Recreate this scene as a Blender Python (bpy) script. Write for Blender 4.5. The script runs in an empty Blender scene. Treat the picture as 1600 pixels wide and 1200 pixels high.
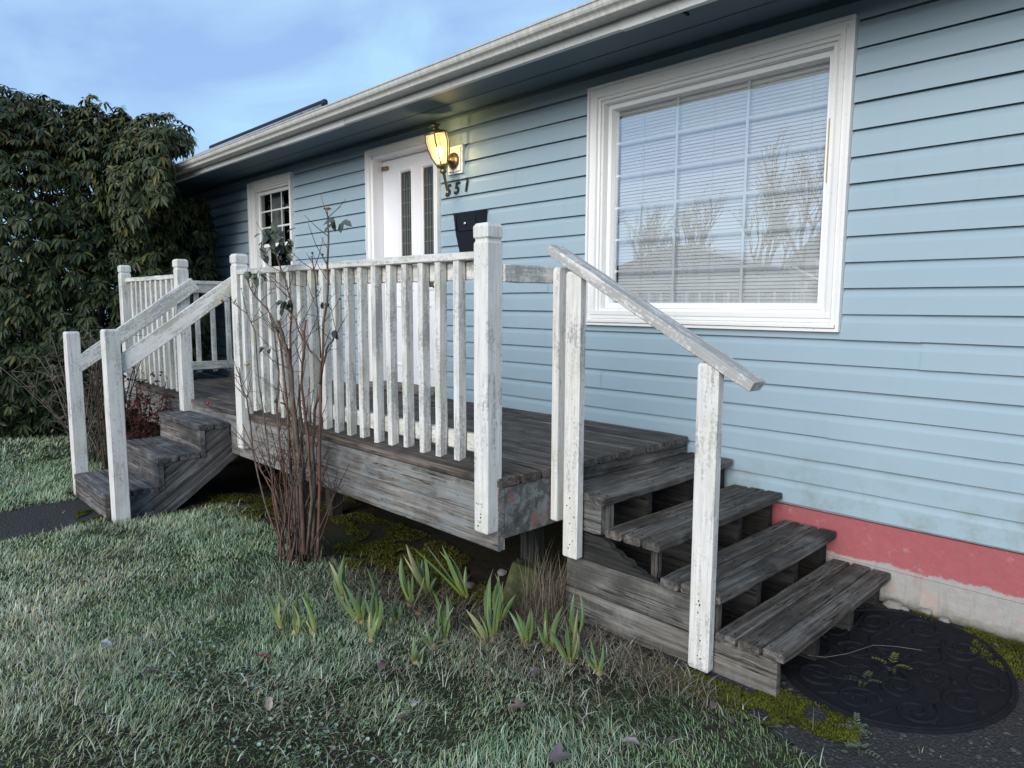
import bpy, bmesh, math, random
import numpy as np
from mathutils import Vector, Matrix, noise as mnoise

# ------------------------------------------------------------------ camera, sky, sun, exposure
SC = bpy.context.scene
COL = SC.collection
YAW, PITCH, ROLL = 0.797673, -0.113385, 0.003990
CAM = Vector((0.0, -3.6313, 1.0569))
cam = bpy.data.cameras.new('camera'); camo = bpy.data.objects.new('camera', cam); COL.objects.link(camo)
cam.sensor_width = 36.0; cam.lens = 1091.24 / 1600.0 * 36.0; cam.clip_start = 0.02; cam.clip_end = 2000
_f = Vector((-math.sin(YAW) * math.cos(PITCH), math.cos(YAW) * math.cos(PITCH), math.sin(PITCH)))
_r0 = Vector((math.cos(YAW), math.sin(YAW), 0)); _u0 = _r0.cross(_f)
_r = _r0 * math.cos(ROLL) + _u0 * math.sin(ROLL); _u = -_r0 * math.sin(ROLL) + _u0 * math.cos(ROLL)
camo.matrix_world = Matrix(((_r.x, _u.x, -_f.x, CAM.x), (_r.y, _u.y, -_f.y, CAM.y), (_r.z, _u.z, -_f.z, CAM.z), (0, 0, 0, 1)))
SC.camera = camo

SUN_EL, SUN_AZ = math.radians(21), math.radians(164)      # azimuth clockwise from +Y: behind the camera
world = bpy.data.worlds.new('World'); SC.world = world; world.use_nodes = True
wn, wl = world.node_tree.nodes, world.node_tree.links
for n in list(wn): wn.remove(n)
w_out = wn.new('ShaderNodeOutputWorld'); w_bg = wn.new('ShaderNodeBackground')
w_sky = wn.new('ShaderNodeTexSky'); w_sky.sky_type = 'NISHITA'; w_sky.sun_disc = False
w_sky.sun_elevation = SUN_EL; w_sky.sun_rotation = SUN_AZ; w_sky.air_density = 1.0; w_sky.dust_density = 0.3; w_sky.ozone_density = 3.5
w_tc = wn.new('ShaderNodeTexCoord'); w_sep = wn.new('ShaderNodeSeparateXYZ'); wl.new(w_tc.outputs['Generated'], w_sep.inputs[0])
w_den = wn.new('ShaderNodeMath'); w_den.operation = 'ADD'; w_den.inputs[1].default_value = 0.22
w_abs = wn.new('ShaderNodeMath'); w_abs.operation = 'ABSOLUTE'; wl.new(w_sep.outputs[2], w_abs.inputs[0]); wl.new(w_abs.outputs[0], w_den.inputs[0])
w_cx = wn.new('ShaderNodeMath'); w_cx.operation = 'DIVIDE'; wl.new(w_sep.outputs[0], w_cx.inputs[0]); wl.new(w_den.outputs[0], w_cx.inputs[1])
w_cy = wn.new('ShaderNodeMath'); w_cy.operation = 'DIVIDE'; wl.new(w_sep.outputs[1], w_cy.inputs[0]); wl.new(w_den.outputs[0], w_cy.inputs[1])
w_com = wn.new('ShaderNodeCombineXYZ'); wl.new(w_cx.outputs[0], w_com.inputs[0]); wl.new(w_cy.outputs[0], w_com.inputs[1])
w_noi = wn.new('ShaderNodeTexNoise'); w_noi.inputs['Scale'].default_value = 1.6; w_noi.inputs['Detail'].default_value = 7; w_noi.inputs['Roughness'].default_value = 0.55; w_noi.inputs['Distortion'].default_value = 0.7
wl.new(w_com.outputs[0], w_noi.inputs['Vector'])
w_rmp = wn.new('ShaderNodeValToRGB'); w_rmp.color_ramp.elements[0].position = 0.40; w_rmp.color_ramp.elements[1].position = 0.66
w_rmp.color_ramp.elements[0].color = (0, 0, 0, 1); w_rmp.color_ramp.elements[1].color = (1, 1, 1, 1)
wl.new(w_noi.outputs['Fac'], w_rmp.inputs[0])
w_ton = wn.new('ShaderNodeMixRGB'); w_ton.inputs[1].default_value = (2.9, 4.5, 7.5, 1); w_ton.inputs[2].default_value = (4.1, 6.5, 8.6, 1)      # thin cloud veil lit by the sky
wl.new(w_rmp.outputs[0], w_ton.inputs[0])
w_mix = wn.new('ShaderNodeMixRGB'); w_mix.inputs[0].default_value = 0.82
wl.new(w_sky.outputs[0], w_mix.inputs[1]); wl.new(w_ton.outputs[0], w_mix.inputs[2])
wl.new(w_mix.outputs[0], w_bg.inputs[0]); w_bg.inputs[1].default_value = 0.052
wl.new(w_bg.outputs[0], w_out.inputs[0])

sun = bpy.data.lights.new('sun', 'SUN'); suno = bpy.data.objects.new('sun', sun); COL.objects.link(suno)
sun.energy = 1.5; sun.angle = math.radians(44); sun.color = (1.0, 0.935, 0.86)
_sd = Vector((math.sin(SUN_AZ) * math.cos(SUN_EL), math.cos(SUN_AZ) * math.cos(SUN_EL), math.sin(SUN_EL)))
suno.rotation_euler = _sd.to_track_quat('Z', 'Y').to_euler(); suno.location = _sd * 40
SC.view_settings.view_transform = 'Standard'; SC.view_settings.look = 'None'; SC.view_settings.gamma = 1
SC.view_settings.exposure = 1.33
SC.cycles.max_bounces = 8; SC.cycles.transparent_max_bounces = 12

# ------------------------------------------------------------------ helpers
R = random.Random(7)
def ray_at(px, py, axis, val):
    """point where the sight line of a photo pixel meets the plane axis=val (used to measure real positions)"""
    d = _f + _r * ((px - 800) / 1091.24) - _u * ((py - 600) / 1091.24)
    return CAM + d * ((val - CAM[axis]) / d[axis])
def clamp(x, a=0.0, b=1.0): return max(a, min(b, x))
def sstep(a, b, x): t = clamp((x - a) / (b - a)); return t * t * (3 - 2 * t)

class MB:
    def __init__(s): s.v, s.f, s.m = [], [], []
    def add(s, vs, fs, m=0):
        o = len(s.v); s.v += [tuple(q) for q in vs]; s.f += [tuple(i + o for i in q) for q in fs]; s.m += [m] * len(fs); return s
    def box(s, x0, x1, y0, y1, z0, z1, m=0):
        return s.add([(x0, y0, z0), (x1, y0, z0), (x1, y1, z0), (x0, y1, z0), (x0, y0, z1), (x1, y0, z1), (x1, y1, z1), (x0, y1, z1)],
                     [(0, 3, 2, 1), (4, 5, 6, 7), (0, 1, 5, 4), (1, 2, 6, 5), (2, 3, 7, 6), (3, 0, 4, 7)], m)
    def prism(s, prof, x0, x1, closed=True, m=0, cap=True):
        """profile of (y,z) points swept along x"""
        n = len(prof); vs = [(x0, a, b) for a, b in prof] + [(x1, a, b) for a, b in prof]
        fs = [(i, (i + 1) % n, n + (i + 1) % n, n + i) for i in range(n if closed else n - 1)]
        if closed and cap: fs += [tuple(range(n - 1, -1, -1)), tuple(range(n, 2 * n))]
        return s.add(vs, fs, m)
    def tube(s, pts, rad, k=6, m=0, caps=True):
        pts = [Vector(p) for p in pts]; n = len(pts)
        rad = rad if hasattr(rad, '__len__') else [rad] * n
        vs = []; ref = Vector((0.31, 0.17, 0.93))
        for i, p in enumerate(pts):
            t = (pts[min(i + 1, n - 1)] - pts[max(i - 1, 0)]).normalized()
            a = t.cross(ref)
            if a.length < 1e-3: a = t.cross(Vector((1, 0, 0)))
            a.normalize(); b = t.cross(a)
            for j in range(k):
                an = 2 * math.pi * j / k; vs.append(p + (a * math.cos(an) + b * math.sin(an)) * rad[i])
        fs = [(i * k + j, i * k + (j + 1) % k, (i + 1) * k + (j + 1) % k, (i + 1) * k + j) for i in range(n - 1) for j in range(k)]
        if caps: fs += [tuple(range(k - 1, -1, -1)), tuple(range((n - 1) * k, n * k))]
        return s.add(vs, fs, m)
    def lathe(s, prof, k=16, m=0, M=None):
        """(radius, z) profile turned about z, then moved by matrix M"""
        n = len(prof); vs = []
        for r_, z in prof:
            for j in range(k):
                an = 2 * math.pi * j / k; q = Vector((r_ * math.cos(an), r_ * math.sin(an), z)); vs.append(M @ q if M else q)
        fs = [(i * k + j, i * k + (j + 1) % k, (i + 1) * k + (j + 1) % k, (i + 1) * k + j) for i in range(n - 1) for j in range(k)]
        fs += [tuple(range(k - 1, -1, -1)), tuple(range((n - 1) * k, n * k))]
        return s.add(vs, fs, m)
    def ring(s, x0, x1, z0, z1, prof, m=0):
        """mitred rectangular frame in the wall plane; prof = closed list of (inset, y)"""
        n = len(prof); vs = []
        for (cx, cz, sx, sz) in ((x0, z0, 1, 1), (x1, z0, -1, 1), (x1, z1, -1, -1), (x0, z1, 1, -1)):
            vs += [(cx + sx * a, y, cz + sz * a) for a, y in prof]
        fs = []
        for c in range(4):
            d = (c + 1) % 4
            for i in range(n): fs.append((c * n + i, d * n + i, d * n + (i + 1) % n, c * n + (i + 1) % n))
        return s.add(vs, fs, m)
    def mesh(s, name, smooth=False):
        me = bpy.data.meshes.new(name); me.from_pydata(s.v, [], s.f); me.update()
        if any(s.m): me.polygons.foreach_set('material_index', s.m)
        bm = bmesh.new(); bm.from_mesh(me); bmesh.ops.recalc_face_normals(bm, faces=bm.faces); bm.to_mesh(me); bm.free()
        if smooth: me.polygons.foreach_set('use_smooth', [True] * len(me.polygons))
        return me

def wm(o):
    m = o.matrix_basis.copy()
    return wm(o.parent) @ o.matrix_parent_inverse @ m if o.parent else m
def setp(o, parent):
    if parent: o.parent = parent; o.matrix_parent_inverse = wm(parent).inverted()
    return o
def tag(o, label=None, cat=None, group=None, kind=None):
    if label: o['label'] = label
    if cat: o['category'] = cat
    if group: o['group'] = group
    if kind: o['kind'] = kind
    return o
def link(name, me, mats, parent=None, M=None):
    o = bpy.data.objects.new(name, me); COL.objects.link(o)
    if me is not None and not me.materials:
        for m in (mats if isinstance(mats, (list, tuple)) else [mats]): me.materials.append(m)
    if M is not None: o.matrix_basis = M
    return setp(o, parent)
def part(name, mb, mat, parent=None, smooth=False, M=None):
    return link(name, mb.mesh(name, smooth), mat, parent, M)
def thing(name, loc, label, cat, group=None):
    o = bpy.data.objects.new(name, None); COL.objects.link(o); o.location = loc; o.empty_display_size = 0.1
    return tag(o, label, cat, group)

def lumber(name, p0, p1, w, t, mat, parent, up=(0, 0, 1), seed=0, seg=8, cham=0.005, jit=0.0015, sag=0.0):
    """one sawn board from p0 to p1 (centre line); w across, t along 'up'. Length runs along its own local x."""
    rr = random.Random(seed * 7919 + 13)
    p0, p1 = Vector(p0), Vector(p1); X = p1 - p0; L = X.length; X.normalize()
    U = Vector(up); U = (U - X * U.dot(X)).normalized(); S = U.cross(X)
    c = cham; hw, ht = w / 2, t / 2
    sec = [(-hw + c, -ht), (hw - c, -ht), (hw, -ht + c), (hw, ht - c), (hw - c, ht), (-hw + c, ht), (-hw, ht - c), (-hw, -ht + c)]
    mb = MB(); vs = []
    for i in range(seg + 1):
        f = i / seg; x = -L / 2 + L * f
        k = 0.94 if i in (0, seg) else 1.0
        oy, oz = rr.uniform(-jit, jit), rr.uniform(-jit, jit) + sag * math.sin(f * math.pi)
        for (a, b) in sec:
            vs.append((x + (rr.uniform(-1, 1) * jit * 1.5 if i in (0, seg) else 0), a * (k if c > 0.003 else 1) + oy + rr.uniform(-jit, jit) * .5, b * k + oz + rr.uniform(-jit, jit) * .5))
    fs = [(i * 8 + j, i * 8 + (j + 1) % 8, (i + 1) * 8 + (j + 1) % 8, (i + 1) * 8 + j) for i in range(seg) for j in range(8)]
    fs += [tuple(range(7, -1, -1)), tuple(range(seg * 8, seg * 8 + 8))]
    mb.add(vs, fs)
    C = (p0 + p1) / 2
    M = Matrix(((X.x, S.x, U.x, C.x), (X.y, S.y, U.y, C.y), (X.z, S.z, U.z, C.z), (0, 0, 0, 1)))
    return part(name, mb, mat, parent, M=M)

# ------------------------------------------------------------------ materials
class NT:
    def __init__(s, name):
        s.mat = bpy.data.materials.new(name); s.mat.use_nodes = True; s.t = s.mat.node_tree; s.n = s.t.nodes; s.l = s.t.links
        s.bsdf = s.n['Principled BSDF']; s.out = s.n['Material Output']
    def new(s, typ, **kw):
        n = s.n.new(typ)
        for k, v in kw.items(): setattr(n, k, v)
        return n
    def put(s, node, key, val):
        if isinstance(val, bpy.types.NodeSocket): s.l.new(val, node.inputs[key])
        else: node.inputs[key].default_value = val
    def coord(s, which='Object', scale=(1, 1, 1), rnd=False, loc=(0, 0, 0)):
        tc = s.new('ShaderNodeTexCoord'); mp = s.new('ShaderNodeMapping'); s.l.new(tc.outputs[which], mp.inputs[0])
        mp.inputs['Scale'].default_value = scale; mp.inputs['Location'].default_value = loc
        if rnd:
            oi = s.new('ShaderNodeObjectInfo'); mu = s.new('ShaderNodeMath', operation='MULTIPLY'); mu.inputs[1].default_value = 57.0
            s.l.new(oi.outputs['Random'], mu.inputs[0]); cb = s.new('ShaderNodeCombineXYZ')
            for i in range(3): s.l.new(mu.outputs[0], cb.inputs[i])
            s.l.new(cb.outputs[0], mp.inputs['Location'])
        return mp.outputs[0]
    def noise(s, vec, scale=5, detail=4, rough=0.55, dist=0.0):
        n = s.new('ShaderNodeTexNoise'); s.l.new(vec, n.inputs['Vector'])
        n.inputs['Scale'].default_value = scale; n.inputs['Detail'].default_value = detail; n.inputs['Roughness'].default_value = rough; n.inputs['Distortion'].default_value = dist
        return n.outputs['Fac']
    def ramp(s, fac, stops):
        n = s.new('ShaderNodeValToRGB'); s.l.new(fac, n.inputs[0]); e = n.color_ramp.elements
        while len(e) < len(stops): e.new(0.5)
        for el, (p, c) in zip(e, stops): el.position = p; el.color = (c if len(c) == 4 else (*c, 1)) if hasattr(c, '__len__') else (c, c, c, 1)
        return n.outputs[0]
    def mix(s, fac, a, b, mode='MIX'):
        n = s.new('ShaderNodeMixRGB', blend_type=mode)
        for k, v in ((0, fac), (1, a), (2, b)):
            if isinstance(v, bpy.types.NodeSocket): s.l.new(v, n.inputs[k])
            else: n.inputs[k].default_value = v if k == 0 else (*v, 1)
        return n.outputs[0]
    def math(s, op, a, b=0.0):
        n = s.new('ShaderNodeMath', operation=op); s.put(n, 0, a); s.put(n, 1, b); return n.outputs[0]
    def bump(s, h, strength=0.3, dist=0.01, normal=None):
        n = s.new('ShaderNodeBump'); s.l.new(h, n.inputs['Height']); n.inputs['Strength'].default_value = strength; n.inputs['Distance'].default_value = dist
        if normal is not None: s.l.new(normal, n.inputs['Normal'])
        return n.outputs[0]
    def fin(s, color=None, rough=0.6, spec=0.4, normal=None, metal=0.0):
        if color is not None: s.put(s.bsdf, 'Base Color', color if isinstance(color, bpy.types.NodeSocket) else (*color, 1))
        s.put(s.bsdf, 'Roughness', rough); s.put(s.bsdf, 'Specular IOR Level', spec); s.put(s.bsdf, 'Metallic', metal)
        if normal is not None: s.l.new(normal, s.bsdf.inputs['Normal'])
        return s.mat
MAT = {}

def mk_siding():
    t = NT('siding_paint'); v = t.coord('Object', (1, 1, 1)); r = t.coord('Object', (1.2, 1, 26)); 
    oi = t.new('ShaderNodeObjectInfo')
    a = t.noise(v, 1.7, 5, .6); fine = t.noise(r, 9, 3, .6); sp = t.noise(v, 55, 3, .6)
    c = t.mix(a, (.262, .362, .422), (.305, .405, .465))
    c = t.mix(t.ramp(oi.outputs['Random'], [(0, 0), (1, .22)]), c, (.318, .418, .478))
    c = t.mix(t.ramp(sp, [(.66, 0), (.8, .35)]), c, (.16, .22, .25))
    dirt = t.ramp(t.noise(t.coord('Object', (5, 1, .7)), 3, 5, .65), [(.58, 0), (.85, .22)])
    c = t.mix(dirt, c, (.19, .26, .27))
    sz = t.new('ShaderNodeSeparateXYZ'); t.l.new(v, sz.inputs[0])
    spl = t.math('MULTIPLY', t.ramp(sz.outputs[2], [(0, 1), (.34, 0)]), t.ramp(t.noise(v, 5, 7, .7), [(.48, 0), (.66, .75)]))
    c = t.mix(spl, c, (.20, .25, .22))
    scr = t.ramp(t.noise(t.coord('Object', (.8, 1, 3)), 7, 7, .75), [(.68, 0), (.76, .5)]); c = t.mix(scr, c, (.40, .47, .50))
    MAT['siding'] = t.fin(c, t.ramp(a, [(.3, .38), (.7, .6)]), .35, t.bump(t.noise(t.coord('Object', (2.2, 1, 5)), 2.0, 3, .5), .12, .01, t.bump(fine, .10, .004)))
def mk_trim():
    t = NT('old_white_trim'); v = t.coord('Object', (1, 1, 1)); st = t.coord('Object', (3, 3, 18))
    n = t.noise(st, 9, 6, .65); big = t.noise(v, 2.5, 4); sp = t.noise(v, 38, 4, .7)
    c = t.mix(big, (.66, .67, .66), (.76, .76, .74))
    c = t.mix(t.ramp(sp, [(.62, 0), (.72, .6)]), c, (.33, .34, .34))
    c = t.mix(t.ramp(n, [(.66, 0), (.7, .5)]), c, (.42, .42, .40))
    MAT['trim'] = t.fin(c, .5, .4, t.bump(n, .12, .004))
    t = NT('vinyl_white'); v = t.coord(); c = t.mix(t.noise(v, 3, 3), (.74, .76, .77), (.80, .81, .81)); MAT['vinyl'] = t.fin(c, .35, .45)
    t = NT('door_paint'); v = t.coord(); c = t.mix(t.noise(v, 2, 4), (.72, .73, .76), (.80, .80, .82)); MAT['door'] = t.fin(c, .38, .45, t.bump(t.noise(v, 40, 2), .03, .002))
    t = NT('gutter_enamel'); v = t.coord('Object', (1, 1, 1)); s_ = t.coord('Object', (14, 6, 1.2))
    g = t.noise(s_, 3, 6, .7); b = t.noise(v, 45, 4, .7)
    c = t.mix(t.ramp(g, [(.35, 0), (.75, 1)]), (.52, .52, .49), (.33, .33, .30)); c = t.mix(t.ramp(b, [(.6, 0), (.75, .6)]), c, (.17, .17, .14))
    MAT['gutter'] = t.fin(c, .5, .4)
    t = NT('fascia_paint'); v = t.coord(); b = t.noise(v, 30, 5, .7); c = t.mix(t.ramp(b, [(.55, 0), (.75, .6)]), (.55, .56, .55), (.25, .26, .25)); MAT['fascia'] = t.fin(c, .55, .35, t.bump(b, .1, .003))
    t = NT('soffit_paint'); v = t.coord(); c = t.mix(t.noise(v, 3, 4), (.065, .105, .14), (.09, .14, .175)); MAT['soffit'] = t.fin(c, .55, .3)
def mk_paintwood():
    for key, wear, green in (('whitewood', .515, .65), ('whitepost', .56, .35), ('greyrail', .44, .3)):
        t = NT(key + '_peeling_paint'); g = t.coord('Object', (3.0, 34, 34), rnd=True); v = t.coord('Object', (1, 1, 1), rnd=True)
        grain = t.noise(g, 1.0, 6, .7, .3); blot = t.noise(v, 7, 6, .7); spk = t.noise(v, 70, 4, .7)
        c = t.mix(blot, (.60, .595, .565), (.72, .715, .69))
        comb = t.math('ADD', t.math('MULTIPLY', grain, .6), t.math('MULTIPLY', spk, .4))
        comb = t.math('ADD', comb, t.math('MULTIPLY', t.math('SUBTRACT', t.noise(v, 3.2, 4, .6), .5), .42))
        m1 = t.ramp(comb, [(wear - .03, 0), (wear + .06, .85)])
        c = t.mix(m1, c, (.27, .27, .26))
        c = t.mix(t.ramp(t.noise(t.coord('Object', (4.5, 80, 80), rnd=True), 1.0, 5, .7), [(.42, 0), (.66, .6)]), c, (.40, .40, .38))
        alg = t.ramp(t.noise(v, 4.0, 5, .65), [(.5, 0), (.72, green)])
        c = t.mix(alg, c, (.34, .36, .24))
        m2 = t.ramp(t.noise(t.coord('Object', (9, 60, 60), rnd=True), 1, 4, .7), [(.70, 0), (.76, .8)])
        c = t.mix(m2, c, (.10, .095, .085))
        h = t.mix(m1, (1, 1, 1), (0, 0, 0)); 
        MAT[key] = t.fin(c, .65, .3, t.bump(grain, .25, .003, t.bump(h, .35, .002)))
def mk_wood():
    spec = {'deckwood': ((.036, .031, .028), (.115, .102, .093), (.22, .208, .195), .35),
            'stairwood': ((.032, .029, .026), (.098, .092, .084), (.23, .228, .22), .45),
            'fasciawood': ((.07, .068, .065), (.20, .196, .188), (.32, .32, .31), .5),
            'treadleft': ((.032, .031, .031), (.105, .103, .102), (.27, .275, .28), .6),
            'shadewood': ((.012, .012, .012), (.035, .035, .034), (.07, .07, .068), .2),  # albedo lowered to paint in the black shade under treads and deck
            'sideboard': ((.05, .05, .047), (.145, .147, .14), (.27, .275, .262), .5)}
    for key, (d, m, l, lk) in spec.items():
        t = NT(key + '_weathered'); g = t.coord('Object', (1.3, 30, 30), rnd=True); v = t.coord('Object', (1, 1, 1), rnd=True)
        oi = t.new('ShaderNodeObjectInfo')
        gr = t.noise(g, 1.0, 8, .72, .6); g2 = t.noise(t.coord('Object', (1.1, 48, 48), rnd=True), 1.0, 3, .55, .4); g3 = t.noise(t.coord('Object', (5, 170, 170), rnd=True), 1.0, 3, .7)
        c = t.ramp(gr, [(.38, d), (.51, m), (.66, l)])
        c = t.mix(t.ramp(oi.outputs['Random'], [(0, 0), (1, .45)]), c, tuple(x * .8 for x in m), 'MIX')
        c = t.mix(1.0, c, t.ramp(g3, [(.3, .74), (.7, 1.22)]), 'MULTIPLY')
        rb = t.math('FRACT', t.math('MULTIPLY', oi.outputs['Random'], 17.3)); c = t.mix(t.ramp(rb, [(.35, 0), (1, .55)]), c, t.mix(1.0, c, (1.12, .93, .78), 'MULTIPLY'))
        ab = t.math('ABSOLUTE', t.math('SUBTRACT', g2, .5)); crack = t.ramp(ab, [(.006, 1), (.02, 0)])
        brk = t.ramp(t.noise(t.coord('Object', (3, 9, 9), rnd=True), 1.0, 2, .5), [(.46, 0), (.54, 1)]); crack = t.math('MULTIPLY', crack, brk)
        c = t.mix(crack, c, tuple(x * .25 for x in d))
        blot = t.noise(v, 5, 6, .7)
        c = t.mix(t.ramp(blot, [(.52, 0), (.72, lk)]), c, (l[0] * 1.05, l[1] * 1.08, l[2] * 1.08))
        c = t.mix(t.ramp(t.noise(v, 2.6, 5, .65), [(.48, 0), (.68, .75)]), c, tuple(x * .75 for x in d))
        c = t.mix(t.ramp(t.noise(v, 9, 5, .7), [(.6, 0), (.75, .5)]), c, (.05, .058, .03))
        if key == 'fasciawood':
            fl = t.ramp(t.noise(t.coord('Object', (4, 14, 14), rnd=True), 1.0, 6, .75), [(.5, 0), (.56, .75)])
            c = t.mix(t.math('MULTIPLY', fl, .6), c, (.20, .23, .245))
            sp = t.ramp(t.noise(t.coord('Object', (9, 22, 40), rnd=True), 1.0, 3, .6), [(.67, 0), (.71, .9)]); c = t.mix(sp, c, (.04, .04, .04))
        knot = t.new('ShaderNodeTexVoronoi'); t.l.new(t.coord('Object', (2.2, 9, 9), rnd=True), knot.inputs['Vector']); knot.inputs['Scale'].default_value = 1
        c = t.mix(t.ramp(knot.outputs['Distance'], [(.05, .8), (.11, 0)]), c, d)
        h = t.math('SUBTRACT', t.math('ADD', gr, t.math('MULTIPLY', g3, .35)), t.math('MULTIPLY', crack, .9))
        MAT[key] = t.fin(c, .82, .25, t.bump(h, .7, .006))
    # end face of the deck with flaking paint
    t = NT('flaking_painted_wood'); v = t.coord('Object', (1, 1, 1)); n = t.noise(v, 16, 7, .72, .4); n2 = t.noise(v, 7, 4, .6)
    c = t.ramp(n, [(.35, (.05, .05, .048)), (.50, (.10, .10, .095)), (.54, (.15, .17, .168)), (.8, (.20, .23, .23))])
    c = t.mix(t.ramp(n2, [(.58, 0), (.64, .8)]), c, (.20, .10, .09)); MAT['flake'] = t.fin(c, .8, .25, t.bump(n, .5, .006))
def mk_misc():
    t = NT('foundation_paint'); v = t.coord('Object'); sx = t.new('ShaderNodeSeparateXYZ'); t.l.new(v, sx.inputs[0])
    n = t.noise(v, 6, 6, .65); n3 = t.noise(v, 30, 5, .7)
    e = t.math('ADD', sx.outputs[2], t.math('MULTIPLY', t.math('SUBTRACT', t.math('ADD', t.math('MULTIPLY', n, .6), t.math('MULTIPLY', n3, .4)), .5), .13))
    k = t.ramp(t.math('ADD', t.math('MULTIPLY', e, 5.0), 1.55), [(.47, 0), (.52, 1)])
    conc = t.mix(n3, (.22, .215, .205), (.40, .39, .37)); conc = t.mix(t.ramp(n, [(.5, 0), (.62, .5)]), conc, (.42, .27, .23))
    red = t.mix(n3, (.29, .075, .085), (.37, .115, .125)); red = t.mix(t.ramp(n, [(.6, 0), (.8, .5)]), red, (.22, .08, .08))
    low = t.ramp(t.math('ADD', t.math('MULTIPLY', e, 6), 2.55), [(.1, 1), (.45, 0)])
    conc = t.mix(low, conc, (.10, .10, .075))
    fc = t.mix(k, conc, red); strk = t.ramp(t.noise(t.coord('Object', (22, 1, 2.2)), 1.0, 5, .7), [(.52, 0), (.75, .5)]); fc = t.mix(strk, fc, (.15, .10, .09)); sal = t.ramp(t.noise(v, 13, 6, .75), [(.60, 0), (.68, .45)]); fc = t.mix(sal, fc, (.38, .30, .28))
    MAT['found'] = t.fin(fc, .8, .25, t.bump(t.noise(v, 55, 4, .7), .4, .006, t.bump(n, .4, .02)))
    t = NT('shingles'); v = t.coord(); b = t.new('ShaderNodeTexBrick'); t.l.new(v, b.inputs['Vector']); b.inputs['Scale'].default_value = 3; b.inputs[1].default_value = (.20, .21, .23, 1); b.inputs[2].default_value = (.32, .33, .36, 1); b.inputs[3].default_value = (.08, .08, .09, 1)
    MAT['shingle'] = t.fin(t.mix(t.ramp(t.noise(v, 20, 4), [(.4, 0), (.7, .7)]), b.outputs[0], (.42, .45, .5)), .9, .2)
    t = NT('dark_ridge'); MAT['dark'] = t.fin((.02, .022, .028), .8, .2)
    t = NT('room_dark'); MAT['room'] = t.fin((.05, .055, .06), .9, .1)
    t = NT('curtain'); v = t.coord('Object', (1, 1, 1)); w = t.new('ShaderNodeTexWave', bands_direction='X'); t.l.new(v, w.inputs[0]); w.inputs['Scale'].default_value = 7; w.inputs['Distortion'].default_value = 3
    MAT['curtain'] = t.fin(t.mix(w.outputs[1], (.16, .17, .18), (.34, .35, .36)), .9, .1, t.bump(w.outputs[1], .6, .02))
    t = NT('blind_slat'); MAT['slat'] = t.fin((.82, .83, .83), .45, .35)
    for key, base, tint in (('glass', .33, (1, 1, 1)), ('glass_dark', .06, (1, 1, 1))):
        t = NT(key); t.n.remove(t.bsdf); tr = t.new('ShaderNodeBsdfTransparent'); gl = t.new('ShaderNodeBsdfGlossy'); gl.inputs['Roughness'].default_value = .004
        tr.inputs[0].default_value = (.94, .96, .96, 1); fr = t.new('ShaderNodeFresnel'); fr.inputs[0].default_value = 1.5
        wv = t.noise(t.coord('Object'), 2.2, 2, .4); nb = t.bump(wv, .10, .004); t.l.new(nb, gl.inputs['Normal'])
        mx = t.new('ShaderNodeMixShader'); fac = t.math('ADD', fr.outputs[0], base); t.l.new(fac, mx.inputs[0]); t.l.new(tr.outputs[0], mx.inputs[1]); t.l.new(gl.outputs[0], mx.inputs[2]); t.l.new(mx.outputs[0], t.out.inputs[0]); MAT[key] = t.mat
    t = NT('leaded_glass'); v = t.coord('Object'); n = t.noise(v, 14, 3, .6); MAT['leaded'] = t.fin(t.mix(n, (.020, .027, .025), (.055, .065, .06)), .22, .4, t.bump(t.noise(v, 60, 2), .3, .004))
    t = NT('came'); MAT['came'] = t.fin((.20, .20, .17), .5, .4, metal=.4)
    t = NT('aged_brass'); v = t.coord(); MAT['brass'] = t.fin(t.mix(t.noise(v, 60, 4), (.16, .12, .075), (.34, .26, .15)), .38, .5, metal=.85)
    t = NT('dark_bronze'); MAT['digit'] = t.fin((.035, .03, .022), .45, .4, metal=.3)
    t = NT('bright_brass'); MAT['gold'] = t.fin((.40, .33, .18), .5, .4, metal=.4)
    t = NT('chrome'); MAT['chrome'] = t.fin((.7, .7, .7), .25, .5, metal=1)
    t = NT('mailbox_black'); v = t.coord(); MAT['mail'] = t.fin(t.mix(t.noise(v, 60, 3), (.006, .007, .012), (.011, .012, .018)), .42, .4, t.bump(t.noise(v, 220, 2), .1, .001))
    t = NT('rubber'); v = t.coord(); n = t.noise(v, 35, 4); MAT['rubber'] = t.fin(t.mix(t.ramp(n, [(.45, 0), (.8, .6)]), (.006, .007, .010), (.015, .016, .021)), .8, .2, t.bump(n, .3, .004))
    t = NT('aggregate'); v = t.coord(); vo = t.new('ShaderNodeTexVoronoi'); t.l.new(v, vo.inputs['Vector']); vo.inputs['Scale'].default_value = 85
    n = t.noise(v, 3, 5, .6); big = t.ramp(t.noise(v, 60, 3), [(.6, 0), (.7, .5)])
    c = t.mix(t.ramp(vo.outputs['Distance'], [(.1, 0), (.6, 1)]), (.06, .06, .062), (.018, .018, .019)); c = t.mix(n, c, (.038, .036, .033)); c = t.mix(big, c, (.12, .115, .11))
    MAT['path'] = t.fin(c, .8, .3, t.bump(vo.outputs['Distance'], .6, .01))
    t = NT('soil'); v = t.coord(); n = t.noise(v, 14, 7, .7); n2 = t.noise(v, .9, 4)
    c = t.mix(n, (.014, .012, .009), (.055, .046, .034)); c = t.mix(t.ramp(n2, [(.45, 0), (.65, .6)]), c, (.05, .065, .038)); MAT['soil'] = t.fin(c, .95, .1, t.bump(n, .8, .02))
    t = NT('stone'); v = t.coord(rnd=True); n = t.noise(v, 22, 5, .6); MAT['stone'] = t.fin(t.mix(n, (.13, .125, .115), (.33, .32, .29)), .85, .2, t.bump(n, .4, .005))
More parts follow.
